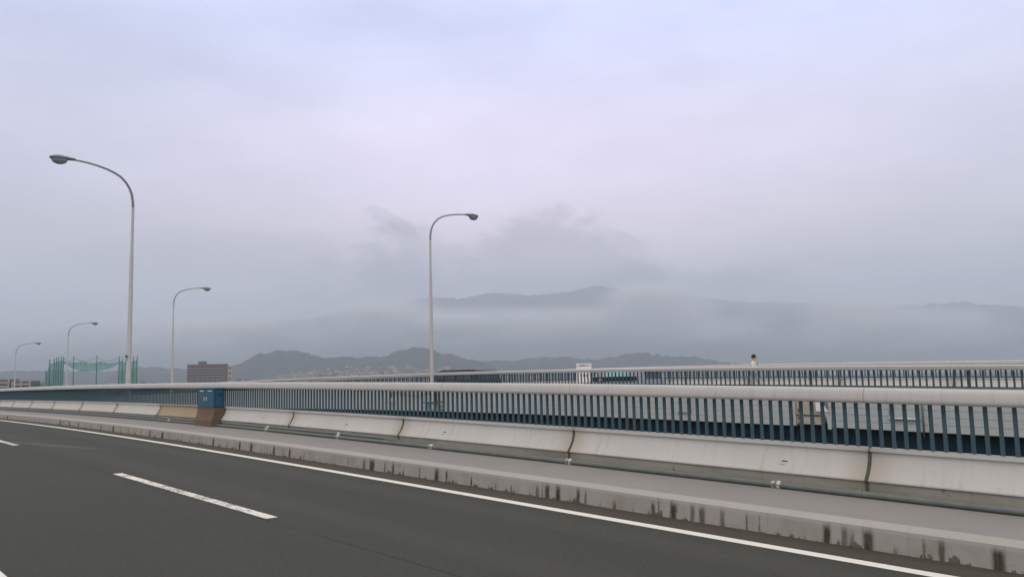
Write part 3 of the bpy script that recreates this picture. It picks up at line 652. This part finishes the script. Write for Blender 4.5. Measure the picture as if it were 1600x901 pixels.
# hands (palm + five bent fingers), nose and ears joined into the body mesh
mb = MB()
for sd_ in (1, -1):
    w = Vector(arms[sd_][2][:3]); mb.ellipsoid(w + Vector((.01, 0, -.055)), (.042, .02, .05), 10, 8)
    for k in range(4):
        a = w + Vector((-.025 + .019 * k + .01, 0, -.095)); l = (.055, .065, .062, .05)[k]
        mb.tube([a, a + Vector((.006, -.006 * sd_, -l * .6)), a + Vector((.012, -.02 * sd_, -l))], [.0095, .0085, .006], 6)
    a = w + Vector((.045, 0, -.04)); mb.tube([a, a + Vector((.025, -.008 * sd_, -.03)), a + Vector((.03, -.015 * sd_, -.055))], [.011, .0095, .007], 6)
    mb.ellipsoid((.03, sd_ * .074, 1.485), (.02, .009, .03), 8, 6)
mb.ellipsoid((.128, 0, 1.485), (.018, .012, .022), 8, 6)
fe = mb.build('hands', M['skin'], None, smooth=True)
bmx = bmesh.new(); bmx.from_mesh(bd.data); bmx.from_mesh(fe.data); bmx.to_mesh(bd.data); bmx.free(); bpy.data.objects.remove(fe); bd.data.shade_smooth()
for sd_ in (1, -1): MB().ellipsoid((.118, sd_ * .03, 1.505), (.008, .013, .008), 8, 6).build('eye', M['black'], per_)
MB().ellipsoid((.112, 0, 1.442), (.008, .022, .006), 8, 6).build('mouth', M['tail'], per_)
n = [(0, 0, .80, .115, .15), (0, 0, .98, .115, .14), (.01, 0, 1.16, .130, .155), (.03, 0, 1.33, .065, .075)]; e = [(0, 1), (1, 2), (2, 3)]
for sd_ in (1, -1):
    b = len(n); n += [(*a[:3], a[3] + .02) for a in arms[sd_]]; e += [(2, b), (b, b + 1), (b + 1, b + 2)]
skin_mesh('jacket', n, e, M['jacket'], per_)
n = [(0, 0, .90, .11, .135), (0, 0, .84, .115, .14)]; e = [(0, 1)]
for sd_ in (1, -1):
    b = len(n); n += [(*a[:3], a[3] + .022) for a in legs[sd_][:3]]; e += [(1, b), (b, b + 1), (b + 1, b + 2)]
skin_mesh('trousers', n, e, M['trousers'], per_)
mb = MB(); mb.ellipsoid((.018, 0, 1.545), (.112, .098, .098), 18, 12, wob=.08, fr=4); mb.ellipsoid((-.035, 0, 1.49), (.07, .085, .09), 14, 10)
mb.build('hair', M['hair'], per_, smooth=True).location = (0, 0, 0)
mb = MB(); mb.tube([Vector((.03 + .10 * math.cos(t), .10 * math.sin(t), 1.375 + .03 * math.cos(t + 2.6))) for t in [2 * math.pi * i / 18 for i in range(19)]], .034, 8); mb.tube([(-.05, .06, 1.41), (-.09, .07, 1.46), (-.10, .03, 1.45)], [.03, .025, .02], 8)
mb.build('towel', M['towel'], per_, smooth=True)
for sd_, a in ((1, legs[1][2]), (-1, legs[-1][2])): MB().ellipsoid((a[0] + .07, a[1], a[2] - .045), (.135, .05, .045), 12, 8).build('shoe', M['shoe'], per_, smooth=True)
# meshes above were built about the origin: undo the parent offset applied by build()
for k in kids(per_):
    if k.name.split('.')[0] in ('eye', 'mouth', 'hair', 'towel', 'shoe'):
        for v in k.data.vertices: v.co += per_.location
per_.rotation_euler = (0, 0, TH2 + math.pi / 2)

# ------------------------------------------------------------------ land, hills, mountains
def lerp_pts(pts, x_):
    if x_ <= pts[0][0]: return pts[0][1]
    for (a, b), (c, d_) in zip(pts, pts[1:]):
        if x_ <= c: return b + (d_ - b) * (x_ - a) / (c - a)
    return pts[-1][1]
def el_az(px, py):
    r = ray(px, py); return r.z / r.y, r.x / r.y
def ridge(trace, Y): return [(el_az(px, py)[1] * Y, CZ + el_az(px, py)[0] * Y) for px, py in trace]
def terrain(name, trace, Y, front, back, mat, nx, ny, rough, shoulder, seed, fine=0.):
    rp = ridge(trace, Y); x0, x1 = rp[0][0], rp[-1][0]; mb = MB(); vs = []; fs = []
    for j in range(ny + 1):
        t = j / ny; yy = Y - front + (front + back) * t
        u = (yy - Y) / (front if yy < Y else back)             # -1 .. 0 .. 1
        for i in range(nx + 1):
            xx = x0 + (x1 - x0) * i / nx; xs = xx * (yy / Y) ** .6
            H = lerp_pts(rp, xx)
            nz = mnoise.fractal(Vector((xs / rough, yy / rough, seed)), .9, 2.1, 6)
            prof = (1 - abs(u)) ** shoulder if u < 0 else math.cos(u * math.pi / 2) ** 1.2
            hh = H * prof * (1 + .38 * nz * abs(u) ** .9) + fine * mnoise.fractal(Vector((xs / 45, yy / 45, seed + 3)), .8, 2.2, 4) * prof
            edge = min(1, (xx - x0) / (.06 * (x1 - x0)), (x1 - xx) / (.06 * (x1 - x0)))
            vs.append((xs, yy, max(-20, hh * max(0, edge) - 1.5)))
    for j in range(ny):
        for i in range(nx): a = j * (nx + 1) + i; fs.append((a, a + 1, a + nx + 2, a + nx + 1))
    return mb.add(vs, fs).build(name, mat, smooth=True, kind='structure')
mb = MB(); n_ = 96; mb.add([(0, 0, 0)] + [(10300 * math.cos(2 * math.pi * k / n_), 10300 * math.sin(2 * math.pi * k / n_), 0) for k in range(n_)], [(0, k + 1, (k + 1) % n_ + 1) for k in range(n_)])
mb.build('ground', M['land'], kind='structure')
HILL = [(300, 590), (345, 578), (365, 570), (380, 564), (395, 557), (405, 551), (430, 546.5), (462, 547), (480, 552), (505, 557), (520, 559), (540, 557), (560, 558), (585, 558), (605, 555), (620, 549), (640, 543), (655, 541.5), (668, 544), (690, 551), (705, 554), (730, 561), (760, 567), (800, 580), (840, 592)]
terrain('wooded_hill', HILL, 3000, 520, 700, M['hill'], 420, 36, 300, 1.0, 1.7, 9)
HILL2 = [(640, 592), (700, 570), (760, 563), (800, 563), (825, 559.5), (860, 558), (885, 557), (905, 559), (925, 562), (945, 560), (965, 556), (985, 552), (1000, 551), (1020, 554), (1045, 556), (1065, 555), (1090, 560), (1120, 564), (1150, 568), (1190, 573), (1240, 579), (1300, 585)]
terrain('wooded_hill', HILL2, 3500, 800, 900, M['hill'], 420, 30, 330, 1.1, 4.2, 12)
HILL3 = [(-160, 592), (-60, 584), (0, 580), (60, 579), (120, 580), (170, 580), (205, 575), (240, 573), (275, 576), (300, 580), (340, 577), (380, 582), (430, 592), (480, 600)]
terrain('wooded_hill', HILL3, 3300, 900, 900, M['hill'], 320, 30, 330, 1.1, 8.2, 14)
TOWN = [(380, 600), (415, 594), (430, 588), (470, 582), (510, 577), (545, 573), (600, 573), (650, 574), (700, 576), (760, 578), (800, 581), (880, 590), (930, 600)]
terrain('town_slope', TOWN, 2150, 900, 500, M['land'], 120, 24, 220, .85, 2.2, 3)
MT = [(-500, 570), (-300, 545), (-120, 528), (0, 524), (60, 518), (105, 515), (150, 512), (180, 514), (215, 507), (245, 502), (275, 508), (330, 517), (370, 508), (400, 505), (440, 499), (470, 500), (500, 497), (525, 489), (552, 482), (575, 486), (600, 484), (630, 473), (655, 465), (690, 462), (715, 466), (740, 461), (770, 457), (800, 457), (830, 460), (860, 459), (890, 455), (915, 449), (940, 447), (965, 450), (990, 457), (1015, 458), (1040, 453), (1060, 455), (1080, 461), (1110, 468), (1150, 471), (1200, 473), (1250, 472), (1290, 476), (1340, 480), (1400, 479), (1450, 475), (1490, 471), (1540, 474), (1600, 478), (1750, 482), (1900, 500), (2150, 540), (2300, 580)]
terrain('mountains', MT, 8000, 2100, 1700, M['mount'], 420, 44, 900, 1.1, 11.3, 30)

# ------------------------------------------------------------------ far buildings
def zline(px, Y, zb=0.): p = at(px, 590, Y); return Vector((p.x, p.y, zb))
# brown apartment block
Y = 900; L_, R_ = at(293, 590, Y), at(361, 590, Y); top = at(325, 569.5, Y).z; wid = R_.x - L_.x
ap = thing('apartment_block', Vector(((L_.x + R_.x) / 2, Y, 0)), 'brown tiled apartment block with rows of balconies and a rooftop lift house', 'apartment block')
yaw = R(14); X3 = Vector((math.cos(yaw), math.sin(yaw), 0)); N3 = Vector((math.sin(yaw), -math.cos(yaw), 0)); c0 = ap.location.copy()
def abox(mbx, u, w_, v, d_, z0, z1): c = c0 + X3 * u - N3 * v; return mbx.box((c.x, c.y, (z0 + z1) / 2), (w_, d_, z1 - z0), yaw)
ww = wid * .86
abox(MB(), -.05 * wid, ww, 6, 12, 0, top).build('wall', M['brick'], ap)
rf = abox(MB(), -.05 * wid, ww + .8, 6, 12.8, top + .003, top + .6).build('roof', M['shade'], ap)
abox(MB(), -.17 * wid, wid * .17, 7, 6, top + .602, top + 3.9).build('lift_house', M['brick'], rf)
abox(MB(), .445 * wid, wid * .10, 5, 9, 0, top - 1.2).build('stair_tower', M['cream'], ap)
fl = 2.95; nf = int((top - 1.5) / fl)
bays = [(-.45, .07), (-.36, .09), (-.245, .09), (-.135, .08), (-.03, .09), (.08, .09), (.19, .10), (.29, .10)]
for fi in range(nf):
    z = top - 1.4 - fl * (fi + 1)
    if z < 8: break
    for u, w_ in bays:
        wdw = abox(MB(), u * wid, wid * w_ * .55, .02, .1, z + 1.15, z + 2.5).build('window', M['pane'], ap)
        abox(MB(), u * wid, wid * w_ * .72, -.55, 1.1, z + .05, z + 1.1).build('balcony', M['balc'], ap)
for k in range(5):
    z = top - 4.5 - k * 5.9; abox(MB(), .445 * wid, wid * .07, .45, .12, z, z + 1.3).build('stair_opening', M['pane'], ap)
# cream low apartments at far left
Y = 620
for (xa, xb, yt, lb) in ((-45, 15.5, 593, 'low cream apartment building at the left edge with pale balcony bands'), (20, 48.5, 595.2, 'shorter cream apartment building beside the small street lamp')):
    a, b = at(xa, yt, Y), at(xb, yt, Y); o = thing('apartment_block', Vector(((a.x + b.x) / 2, Y, 0)), lb, 'apartment block'); w_ = b.x - a.x; cx_ = (a.x + b.x) / 2; zt = b.z
    MB().box((cx_, Y + 6, zt / 2), (w_, 12, zt)).build('wall', M['shade'], o)
    MB().box((cx_, Y + 6, zt + .31), (w_ + .6, 12.6, .6)).build('roof', M['balc'], o)
    nb_ = max(2, round(w_ / 9)); z = zt - 2.2
    for u in range(nb_ + 1): MB().box((cx_ - w_ / 2 + .4 + (w_ - .8) * u / nb_, Y - .75, zt / 2), (.8, 1.5, zt - .1)).build('party_wall', M['cream'], o)
    while z > 6:
        for u in range(nb_): MB().box((cx_ - w_ / 2 + w_ * (u + .5) / nb_, Y - .8, z + .1), (w_ / nb_ - 1.0, 1.4, 1.15)).build('balcony', M['cream'], o)
        z -= 2.9
# town houses (one of each kind, then copies)
def house(w_, d_, h_, wall, roof, flat=False):
    o = thing('house', (0, 0, 0), 'small pale house in the hazy town below the wooded hills', 'house', 'small houses of the distant town')
    MB().box((0, 0, h_ / 2 - 1), (w_, d_, h_ + 2)).build('wall', wall, o)
    if flat: MB().box((0, 0, h_ + .2), (w_ + .4, d_ + .4, .39)).build('roof', roof, o)
    else:
        a, b = w_ / 2 + .5, d_ / 2 + .5
        MB().add([(-a, -b, h_ + .003), (a, -b, h_ + .003), (a, b, h_ + .003), (-a, b, h_ + .003), (-a * .7, 0, h_ + 2.6), (a * .7, 0, h_ + 2.6)], [(3, 2, 1, 0), (0, 1, 5, 4), (2, 3, 4, 5), (1, 2, 5), (3, 0, 4)]).build('roof', roof, o)
    for k in (-1, 1): MB().box((k * w_ * .25, -d_ / 2 - .02, h_ * .62), (w_ * .22, .12, h_ * .28)).build('window', M['pane'], o)
    return o
protos = [house(10, 8, 6, M['wall1'], M['roof1']), house(9, 8, 5.5, M['wall2'], M['roof2']), house(12, 8, 6, M['wall2'], M['roof1']), house(8, 8, 6.5, M['wall1'], M['roof2']), house(13, 9, 9, M['wall1'], M['roof1'], True)]
bpy.context.view_layer.update()
dgs = bpy.context.evaluated_depsgraph_get()
def ground_z(x_, y_):
    hit, loc, *_ = sc.ray_cast(dgs, Vector((x_, y_, 900)), Vector((0, 0, -1)), distance=1000)
    return loc.z if hit else 0
used = [0] * len(protos); NH = 210
for i in range(NH):
    Yh = 1400 + 720 * rng.random() ** .8; px = rng.uniform(418, 840) if rng.random() < .75 else rng.uniform(430, 640)
    pp = at(px, 585, Yh); z = ground_z(pp.x, pp.y); k = rng.choices(range(5), (3, 3, 3, 2, 1))[0]
    o = protos[k] if not used[k] else dup(protos[k]); used[k] = 1
    o.location = (pp.x, pp.y, z); o.rotation_euler = (0, 0, rng.choice((0, math.pi / 2)) + rng.uniform(-.5, .5)); f_ = rng.uniform(.75, 1.15); o.scale = (f_, f_, f_)
# larger pale blocks in the town
for (xa, xb, yt, yb, Yb, lb) in ((433, 449, 586, 596, 1250, 'small white slab block left of the larger white building in the town'), (463, 489, 584, 594, 1250, 'white building with a stepped roof, the largest in the distant town')):
    a, b = at(xa, yt, Yb), at(xb, yt, Yb); zb_ = 0; o = thing('white_building', Vector(((a.x + b.x) / 2, Yb, 0)), lb, 'building'); w_ = b.x - a.x; cx_ = (a.x + b.x) / 2
    MB().box((cx_, Yb + 6, a.z / 2), (w_, 12, a.z)).build('wall', M['wall1'], o)
    MB().box((cx_, Yb + 6, a.z + .3), (w_ + .6, 12.6, .59)).build('roof', M['wall1'], o)
    if w_ > 20: MB().add([(cx_ + w_ * .05, Yb + 2, a.z + .6), (cx_ + w_ * .45, Yb + 2, a.z + .6), (cx_ + w_ * .25, Yb + 2, a.z + 3.6), (cx_ + w_ * .05, Yb + 10, a.z + .6), (cx_ + w_ * .45, Yb + 10, a.z + .6), (cx_ + w_ * .25, Yb + 10, a.z + 3.6)], [(0, 1, 2), (5, 4, 3), (0, 2, 5, 3), (1, 4, 5, 2), (0, 3, 4, 1)]).build('gable', M['wall1'], o)
    for q in range(max(3, int(w_ / 3.2))):
        for fz in (a.z - 2.6, a.z - 5.6): MB().box((cx_ - w_ / 2 + (q + .5) * w_ / max(3, int(w_ / 3.2)), Yb - .05, fz), (1.5, .12, 1.3)).build('window', M['pane'], o)
for i, (px, yt) in enumerate(((533, 582.5), (552, 581.5), (565, 583), (584, 582), (604, 581.5), (621, 582), (716, 575), (728, 576), (739, 574.5), (749, 574.5), (686, 575.5))):
    Yb = 1400 if i < 6 else 1750; a = at(px, yt, Yb); w_ = 5.2 * Yb / F; zg = max(0, ground_z(a.x, Yb + 5))
    o = thing('town_block', Vector((a.x, Yb, 0)), 'small boxy white building rising among the houses of the distant town', 'building', 'boxy white buildings of the distant town')
    MB().box((a.x, Yb + 4, (a.z + zg - 2) / 2), (w_, 8, a.z - zg + 2)).build('wall', M['wall1'], o); MB().box((a.x, Yb + 4, a.z + .25), (w_ * .6, 5, .49)).build('roof', M['wall2'], o)
    MB().box((a.x, Yb - .03, a.z - 2.2), (w_ * .7, .1, 1.1)).build('window', M['pane'], o)
# radio mast on the hill
p0 = at(486.5, 556, 2970); p1 = at(486.5, 537, 2970); o = thing('radio_mast', Vector((p0.x, p0.y, p0.z - 4)), 'thin lattice radio mast on the crest of the wooded hill', 'mast')
mb = MB(); hh = p1.z - p0.z + 4
for sx, sy in ((-1, -1), (1, -1), (1, 1), (-1, 1)): mb.tube([o.location + Vector((sx * 2.6, sy * 2.6, 0)), o.location + Vector((sx * .5, sy * .5, hh))], [.4, .28], 5)
for k in range(8):
    z0, z1 = hh * k / 8, hh * (k + 1) / 8; r0, r1 = 2.6 - 2.1 * k / 8, 2.6 - 2.1 * (k + 1) / 8
    mb.tube([o.location + Vector((-r0, -r0, z0)), o.location + Vector((r1, -r1, z1))], .18, 4); mb.tube([o.location + Vector((r0, -r0, z0)), o.location + Vector((-r1, -r1, z1))], .18, 4)
mb.build('lattice', M['galv'], o)
for k in (.6, .8, .95): MB().box(o.location + Vector((0, 0, hh * k)), (7 - 5 * k, .5, .4)).build('cross_arm', M['galv'], o)

# golf driving range netting
Y = 470
gp = at(150, 600, Y); gn = thing('golf_net_cage', Vector((gp.x, gp.y, 0)), 'tall green golf range netting hung between dark masts', 'net cage')
left = [(72, 578, 445), (78, 561, 455), (85, 560, 468), (88.5, 558, 481), (92, 557.5, 494), (96, 557, 507), (99.5, 556.5, 520)]
back = [(115.5, 556, 520), (151.5, 555, 520), (186.4, 556, 520)]
right = [(186.4, 556, 520), (191.7, 559, 505), (197, 560, 490), (203, 559, 475), (208.5, 557, 462), (214.5, 556, 450)]
for px, py, Yq in left + back + right[1:]:
    t_ = at(px, py, Yq); MB().tube([(t_.x, t_.y, 0), (t_.x, t_.y, t_.z)], [.36, .24], 8).build('mast', M['mast'], gn)
def net(posts, dz=1.6):
    mb = MB(); acc = 0
    for (a, b) in zip(posts, posts[1:]):
        A_, B_ = at(*a), at(*b); l = math.hypot(A_.x - B_.x, A_.y - B_.y); vs = []; m_ = 6
        for i in range(m_ + 1):
            t_ = i / m_; p = A_.lerp(B_, t_); sag = 1.1 * 4 * t_ * (1 - t_)
            vs += [(p.x, p.y, .5), (p.x, p.y, p.z - dz - sag)]
        fs = [(2 * i, 2 * i + 2, 2 * i + 3, 2 * i + 1) for i in range(m_)]
        uvs = [[(acc + l * i / m_, 0), (acc + l * (i + 1) / m_, 0), (acc + l * (i + 1) / m_, 30), (acc + l * i / m_, 30)] for i in range(m_)]
        mb.add(vs, fs, uvs); acc += l
    return mb.build('net_panel', M['net'], gn, recalc=False)
net(left); net(right)
mb = MB(); vs = []; m_ = 40
a, b = at(99.5, 559, 520), at(186.4, 560, 520)
for i in range(m_ + 1):
    t_ = i / m_; p = a.lerp(b, t_); q_ = abs(math.sin(t_ * 3 * math.pi)); up_ = p.z - 1.8 - 1.0 * q_ ; lo = p.z - 3 - 5.2 * (4 * t_ * (1 - t_)) ** .8
    vs += [(p.x, p.y - .8, lo), (p.x, p.y + 1.2 * math.sin(i * 1.7), up_ - 1.6), (p.x, p.y, up_)]
fs = []; uvs = []
for i in range(m_):
    for j in (0, 1): fs.append((3 * i + j, 3 * i + 3 + j, 3 * i + 4 + j, 3 * i + 1 + j)); uvs.append([(i * .7, 5 * j), (i * .7 + .7, 5 * j), (i * .7 + .7, 5 * j + 5), (i * .7, 5 * j + 5)])
mb.add(vs, fs, uvs).build('hanging_net', M['net'], gn, recalc=False)
mb = MB()
for (pa, pb) in zip([left[-1]] + back, back): 
    A_, B_ = at(*pa), at(*pb); mb.tube([A_.lerp(B_, t_) - Vector((0, 0, 1 + 2.2 * 4 * t_ * (1 - t_))) for t_ in [i / 8 for i in range(9)]], .12, 5)
mb.build('top_cable', M['mast'], gn)

# trees between the buildings on the left: trunk, limbs and a crown of leaf clumps
def tree():
    o = thing('tree', (0, 0, 0), 'dark leafy tree behind the left end of the near railing', 'tree', 'dark trees beyond the bridges')
    mb = MB(); mb.tube([(0, 0, 0), (.1, .05, 3), (.05, .1, 6), (0, 0, 9)], [.4, .32, .22, .1], 8)
    for k in range(7):
        a = k * 2.4; z = 3.5 + k * .7; mb.tube([(0, 0, z), (math.cos(a) * 1.6, math.sin(a) * 1.6, z + 1.2), (math.cos(a) * 2.8, math.sin(a) * 2.8, z + 2.6)], [.15, .1, .04], 5)
    mb.build('trunk', M['bark'], o)
    mb = MB(); rr = random.Random(5)
    cl_ = [(Vector((rr.gauss(0, 1.7), rr.gauss(0, 1.7), 7 + rr.gauss(0, 2.0))), rr.uniform(.9, 1.8)) for _ in range(34)]
    for c, r in cl_:
        for _ in range(60):
            d_ = Vector((rr.gauss(0, 1), rr.gauss(0, 1), rr.gauss(0, .8))).normalized() * r * rr.uniform(.5, 1.05); p = c + d_; a = Vector((rr.gauss(0, 1), rr.gauss(0, 1), rr.gauss(0, 1))).normalized(); b = a.orthogonal().normalized(); s_ = rr.uniform(.18, .36)
            mb.add([p - a * s_, p - b * s_ * .6, p + a * s_, p + b * s_ * .6], [(0, 1, 2, 3)])
    mb.build('crown', M['leaf'], o, recalc=False); return o
T0 = tree(); first = True
for px, Yt, k in ((47, 560, 1.15), (53, 575, 1.25), (59, 545, 1.2), (65, 560, 1.3), (71, 590, 1.35), (105, 560, 1.05), (120, 600, 1.1), (168, 590, 1.05), (222, 700, 1.3), (236, 720, 1.25), (252, 690, 1.2), (268, 700, 1.3), (372, 700, 1.35), (388, 760, 1.35)):
    o = T0 if first else dup(T0); first = False
    p = zline(px, Yt); o.location = p; o.scale = (k * rng.uniform(1, 1.3), k * rng.uniform(1, 1.3), k); o.rotation_euler = (0, 0, rng.uniform(0, 6))

# ------------------------------------------------------------------ low cloud lying along the mountainside, and the hazy air
def m_cloud(nm, CLOUD_D, lo, hi, f):
    t = NT(nm); ob = t.n('TexCoord').outputs['Generated']; pos = t.geo()
    v = t.n('VectorMath', {0: ob, 1: (.5, .5, .5)}, operation='SUBTRACT').outputs[0]; r = t.n('VectorMath', {0: v}, operation='LENGTH').outputs['Value']
    fall = t.math('SUBTRACT', 1., t.ramp(r, .08, .48)); n = t.noise(t.scale(pos, (.0013 * f, .0013 * f, .0036 * f)), 1., 6, .62)
    d = t.math('MULTIPLY', t.math('MULTIPLY', fall, t.ramp(n, lo, hi)), CLOUD_D)
    p = t.n('VolumePrincipled', {'Color': (.97, .965, .975, 1), 'Density': d, 'Anisotropy': .0}); t.t.links.new(p.outputs[0], t.out.inputs[1]); return t.m
mc = m_cloud('low_cloud_vapour', 5.5e-3, .34, .68, 1.); mc2 = m_cloud('cloud_puff_vapour', 1.1e-2, .36, .62, 1.7)
for (px, py, Yc, rx, ry, rz_) in ((500, 508, 5500, 1150, 500, 200), (760, 512, 5450, 1250, 500, 190), (1040, 500, 5400, 1150, 500, 230), (1380, 505, 5450, 1500, 500, 240), (250, 522, 5500, 1200, 500, 210), (-60, 528, 5550, 1100, 500, 210),
        (590, 484, 5400, 520, 420, 160), (1010, 466, 5400, 540, 420, 130), (450, 482, 5400, 560, 420, 150), (1250, 474, 5400, 900, 420, 150), (120, 502, 5500, 900, 420, 170), (592, 482, 5300, 300, 300, 110), (1012, 456, 5300, 330, 300, 100), (1420, 500, 5300, 700, 350, 110), (350, 508, 5300, 600, 320, 90), (860, 497, 5300, 620, 320, 110), (700, 500, 5300, 380, 300, 80)):
    c = at(px, py, Yc); cl_ = MB().ellipsoid((c.x, c.y, c.z), (rx, ry, rz_), 28, 16).build('low_cloud', mc2 if Yc == 5300 else mc, smooth=True, kind='stuff')
    tag(cl_, 'pale low cloud lying along the mountainside', 'cloud', 'low clouds along the mountains')
HAZE_D = 2.25e-4
t = NT('haze_air'); p = t.n('VolumePrincipled', {'Color': (.79, .885, 1.0, 1), 'Density': HAZE_D, 'Anisotropy': .15}); t.t.links.new(p.outputs[0], t.out.inputs[1])
hz = MB().box((0, 0, 499), (21200, 21200, 1000)).build('haze', t.m, kind='stuff'); hz['label'] = 'pale haze filling the air over the land'; hz['category'] = 'haze'

# ------------------------------------------------------------------ camera, sky, sun
cam = bpy.data.objects.new('camera', bpy.data.cameras.new('camera')); COL.objects.link(cam); sc.camera = cam
Rv, Fv, Uv = Vector((1, 0, 0)), Vector((0, CP, SP)), Vector((0, -SP, CP))
R2, U2 = Rv * CR - Uv * SR, Rv * SR + Uv * CR
cam.matrix_world = Matrix(((R2.x, U2.x, -Fv.x, 0), (R2.y, U2.y, -Fv.y, 0), (R2.z, U2.z, -Fv.z, CZ), (0, 0, 0, 1)))
cam.data.sensor_width = 36; cam.data.lens = F / 1600 * 36; cam.data.clip_start = .1; cam.data.clip_end = 40000

SUN_EL, SUN_AZ = R(52), R(200)               # azimuth clockwise from +Y (the way we look): behind us, a little left
w = bpy.data.worlds.new('World'); sc.world = w; w.use_nodes = True; nt = w.node_tree; nt.nodes.clear()
t = NT.__new__(NT); t.t = nt
sky = t.n('TexSky', sky_type='NISHITA'); sky.sun_disc = False; sky.sun_elevation = SUN_EL; sky.sun_rotation = SUN_AZ; sky.air_density = 1; sky.dust_density = 3
D = t.n('TexCoord').outputs['Generated']; sp = t.n('SeparateXYZ', {0: D}); dz = sp.outputs[2]; dx = sp.outputs[0]; dy = sp.outputs[1]
el = t.n('MapRange', {'Value': dz, 'From Min': 0., 'From Max': .84}).outputs[0]
cr_ = t.n('ValToRGB', {0: el}); e_ = cr_.color_ramp; e_.interpolation = 'EASE'
for k, (pp_, c_) in enumerate(((0., (8.0, 7.6, 7.9)), (.17, (10.5, 9.8, 10.8)), (.31, (10.5, 10.2, 12.7)), (.50, (9.6, 10.2, 14.2)), (.72, (10.9, 10.6, 10.8)), (1., (11.2, 10.7, 10.2)))):
    q = e_.elements[k] if k < 2 else e_.elements.new(pp_); q.position = pp_; q.color = (*[v / 15 for v in c_], 1)
cl = t.n('VectorMath', {0: cr_.outputs[0], 1: (15, 15, 15)}, operation='MULTIPLY').outputs[0]
n1 = t.noise(t.scale(D, (2.2, 2.2, 6.5)), 1.4, 6, .55); n2 = t.noise(t.scale(D, (5, 5, 13)), 1.6, 6, .6, .4)
k = t.n('MapRange', {'Value': n1, 'From Min': .3, 'From Max': .7, 'To Min': .88, 'To Max': 1.08}).outputs[0]
k2 = t.n('MapRange', {'Value': n2, 'From Min': .3, 'From Max': .7, 'To Min': .96, 'To Max': 1.035}).outputs[0]
kk = t.math('MULTIPLY', k, k2)
az = t.math('DIVIDE', dx, t.math('MAXIMUM', dy, .05)); elv = t.math('DIVIDE', dz, t.math('MAXIMUM', dy, .05))
n3 = t.noise(t.scale(D, (9, 9, 15)), 1.7, 7, .62, .6); wz = t.math('MULTIPLY', t.math('SUBTRACT', t.math('ADD', t.math('MULTIPLY', n2, .4), t.math('MULTIPLY', n3, .6)), .5), 1.3)
for (px, py, ax_, ey, dep, sl) in ((650, 432, .085, .062, .27, -.10), (885, 430, .135, .075, .36, -.12), (560, 440, .12, .045, .2, 0), (1080, 455, .16, .04, .22, 0), (612, 352, .035, .012, .16, -.5), (330, 400, .22, .035, .10, 0), (1300, 430, .22, .03, .08, 0)):
    r_ = ray(px, py); a0, e0 = r_.x / r_.y, r_.z / r_.y
    da = t.math('SUBTRACT', az, a0); de = t.math('SUBTRACT', t.math('SUBTRACT', t.math('ADD', elv, t.math('MULTIPLY', wz, .05)), e0), t.math('MULTIPLY', da, sl))
    rr_ = t.math('SQRT', t.math('ADD', t.math('POWER', t.math('DIVIDE', da, ax_), 2.), t.math('POWER', t.math('DIVIDE', de, ey), 2.)))
    mk = t.math('SUBTRACT', 1., t.ramp(t.math('ADD', rr_, wz), .62, 1.12)); mk = t.math('MULTIPLY', mk, t.math('GREATER_THAN', dy, .1))
    kk = t.math('MULTIPLY', kk, t.math('SUBTRACT', 1., t.math('MULTIPLY', mk, dep)))
r_ = ray(800, 290); a0, e0 = r_.x / r_.y, r_.z / r_.y                # broad warm break in the overcast
rr_ = t.math('SQRT', t.math('ADD', t.math('POWER', t.math('DIVIDE', t.math('SUBTRACT', az, a0 + .03), .62), 2.), t.math('POWER', t.math('DIVIDE', t.math('SUBTRACT', elv, e0), .20), 2.)))
glow = t.math('MULTIPLY', t.math('SUBTRACT', 1., t.ramp(t.math('ADD', rr_, t.math('MULTIPLY', wz, .3)), .0, 1.15)), t.math('GREATER_THAN', dy, .1))
cl = t.mix(glow, cl, t.n('VectorMath', {0: cl, 1: (1.34, 1.20, 1.22)}, operation='MULTIPLY').outputs[0])
side = t.n('MapRange', {'Value': az, 'From Min': -.75, 'From Max': .1, 'To Min': .84, 'To Max': 1.}).outputs[0]
side2 = t.n('MapRange', {'Value': az, 'From Min': .25, 'From Max': .75, 'To Min': 1., 'To Max': .92}).outputs[0]
kk = t.math('MULTIPLY', t.math('MULTIPLY', kk, side), side2)
sc3 = t.n('CombineXYZ', {0: kk, 1: kk, 2: kk}).outputs[0]
cl = t.n('VectorMath', {0: cl, 1: sc3}, operation='MULTIPLY').outputs[0]
mx = t.n('Mix', data_type='RGBA'); mx.inputs[0].default_value = .93
nt.links.new(sky.outputs[0], mx.inputs[6]); nt.links.new(cl, mx.inputs[7])
bg = t.n('Background', {'Color': mx.outputs[2], 'Strength': .1}); wo = t.n('OutputWorld'); nt.links.new(bg.outputs[0], wo.inputs[0])
sl_ = bpy.data.lights.new('sun', 'SUN'); sl_.energy = 1.2; sl_.angle = R(40); sl_.color = (1, .86, .62)
so = bpy.data.objects.new('sun', sl_); COL.objects.link(so)
sd_ = Vector((math.sin(SUN_AZ) * math.cos(SUN_EL), math.cos(SUN_AZ) * math.cos(SUN_EL), math.sin(SUN_EL)))
so.rotation_euler = sd_.to_track_quat('Z', 'Y').to_euler(); so.location = (0, 0, 60)

sc.view_settings.view_transform = 'Standard'; sc.view_settings.look = 'None'; sc.view_settings.exposure = 0; sc.view_settings.gamma = 1
cy = sc.cycles; cy.use_denoising = True; cy.volume_bounces = 3; cy.max_bounces = 8; cy.diffuse_bounces = 3; cy.transparent_max_bounces = 12; cy.volume_max_steps = 256
try: cy.volume_step_rate = 1.0
except Exception: pass
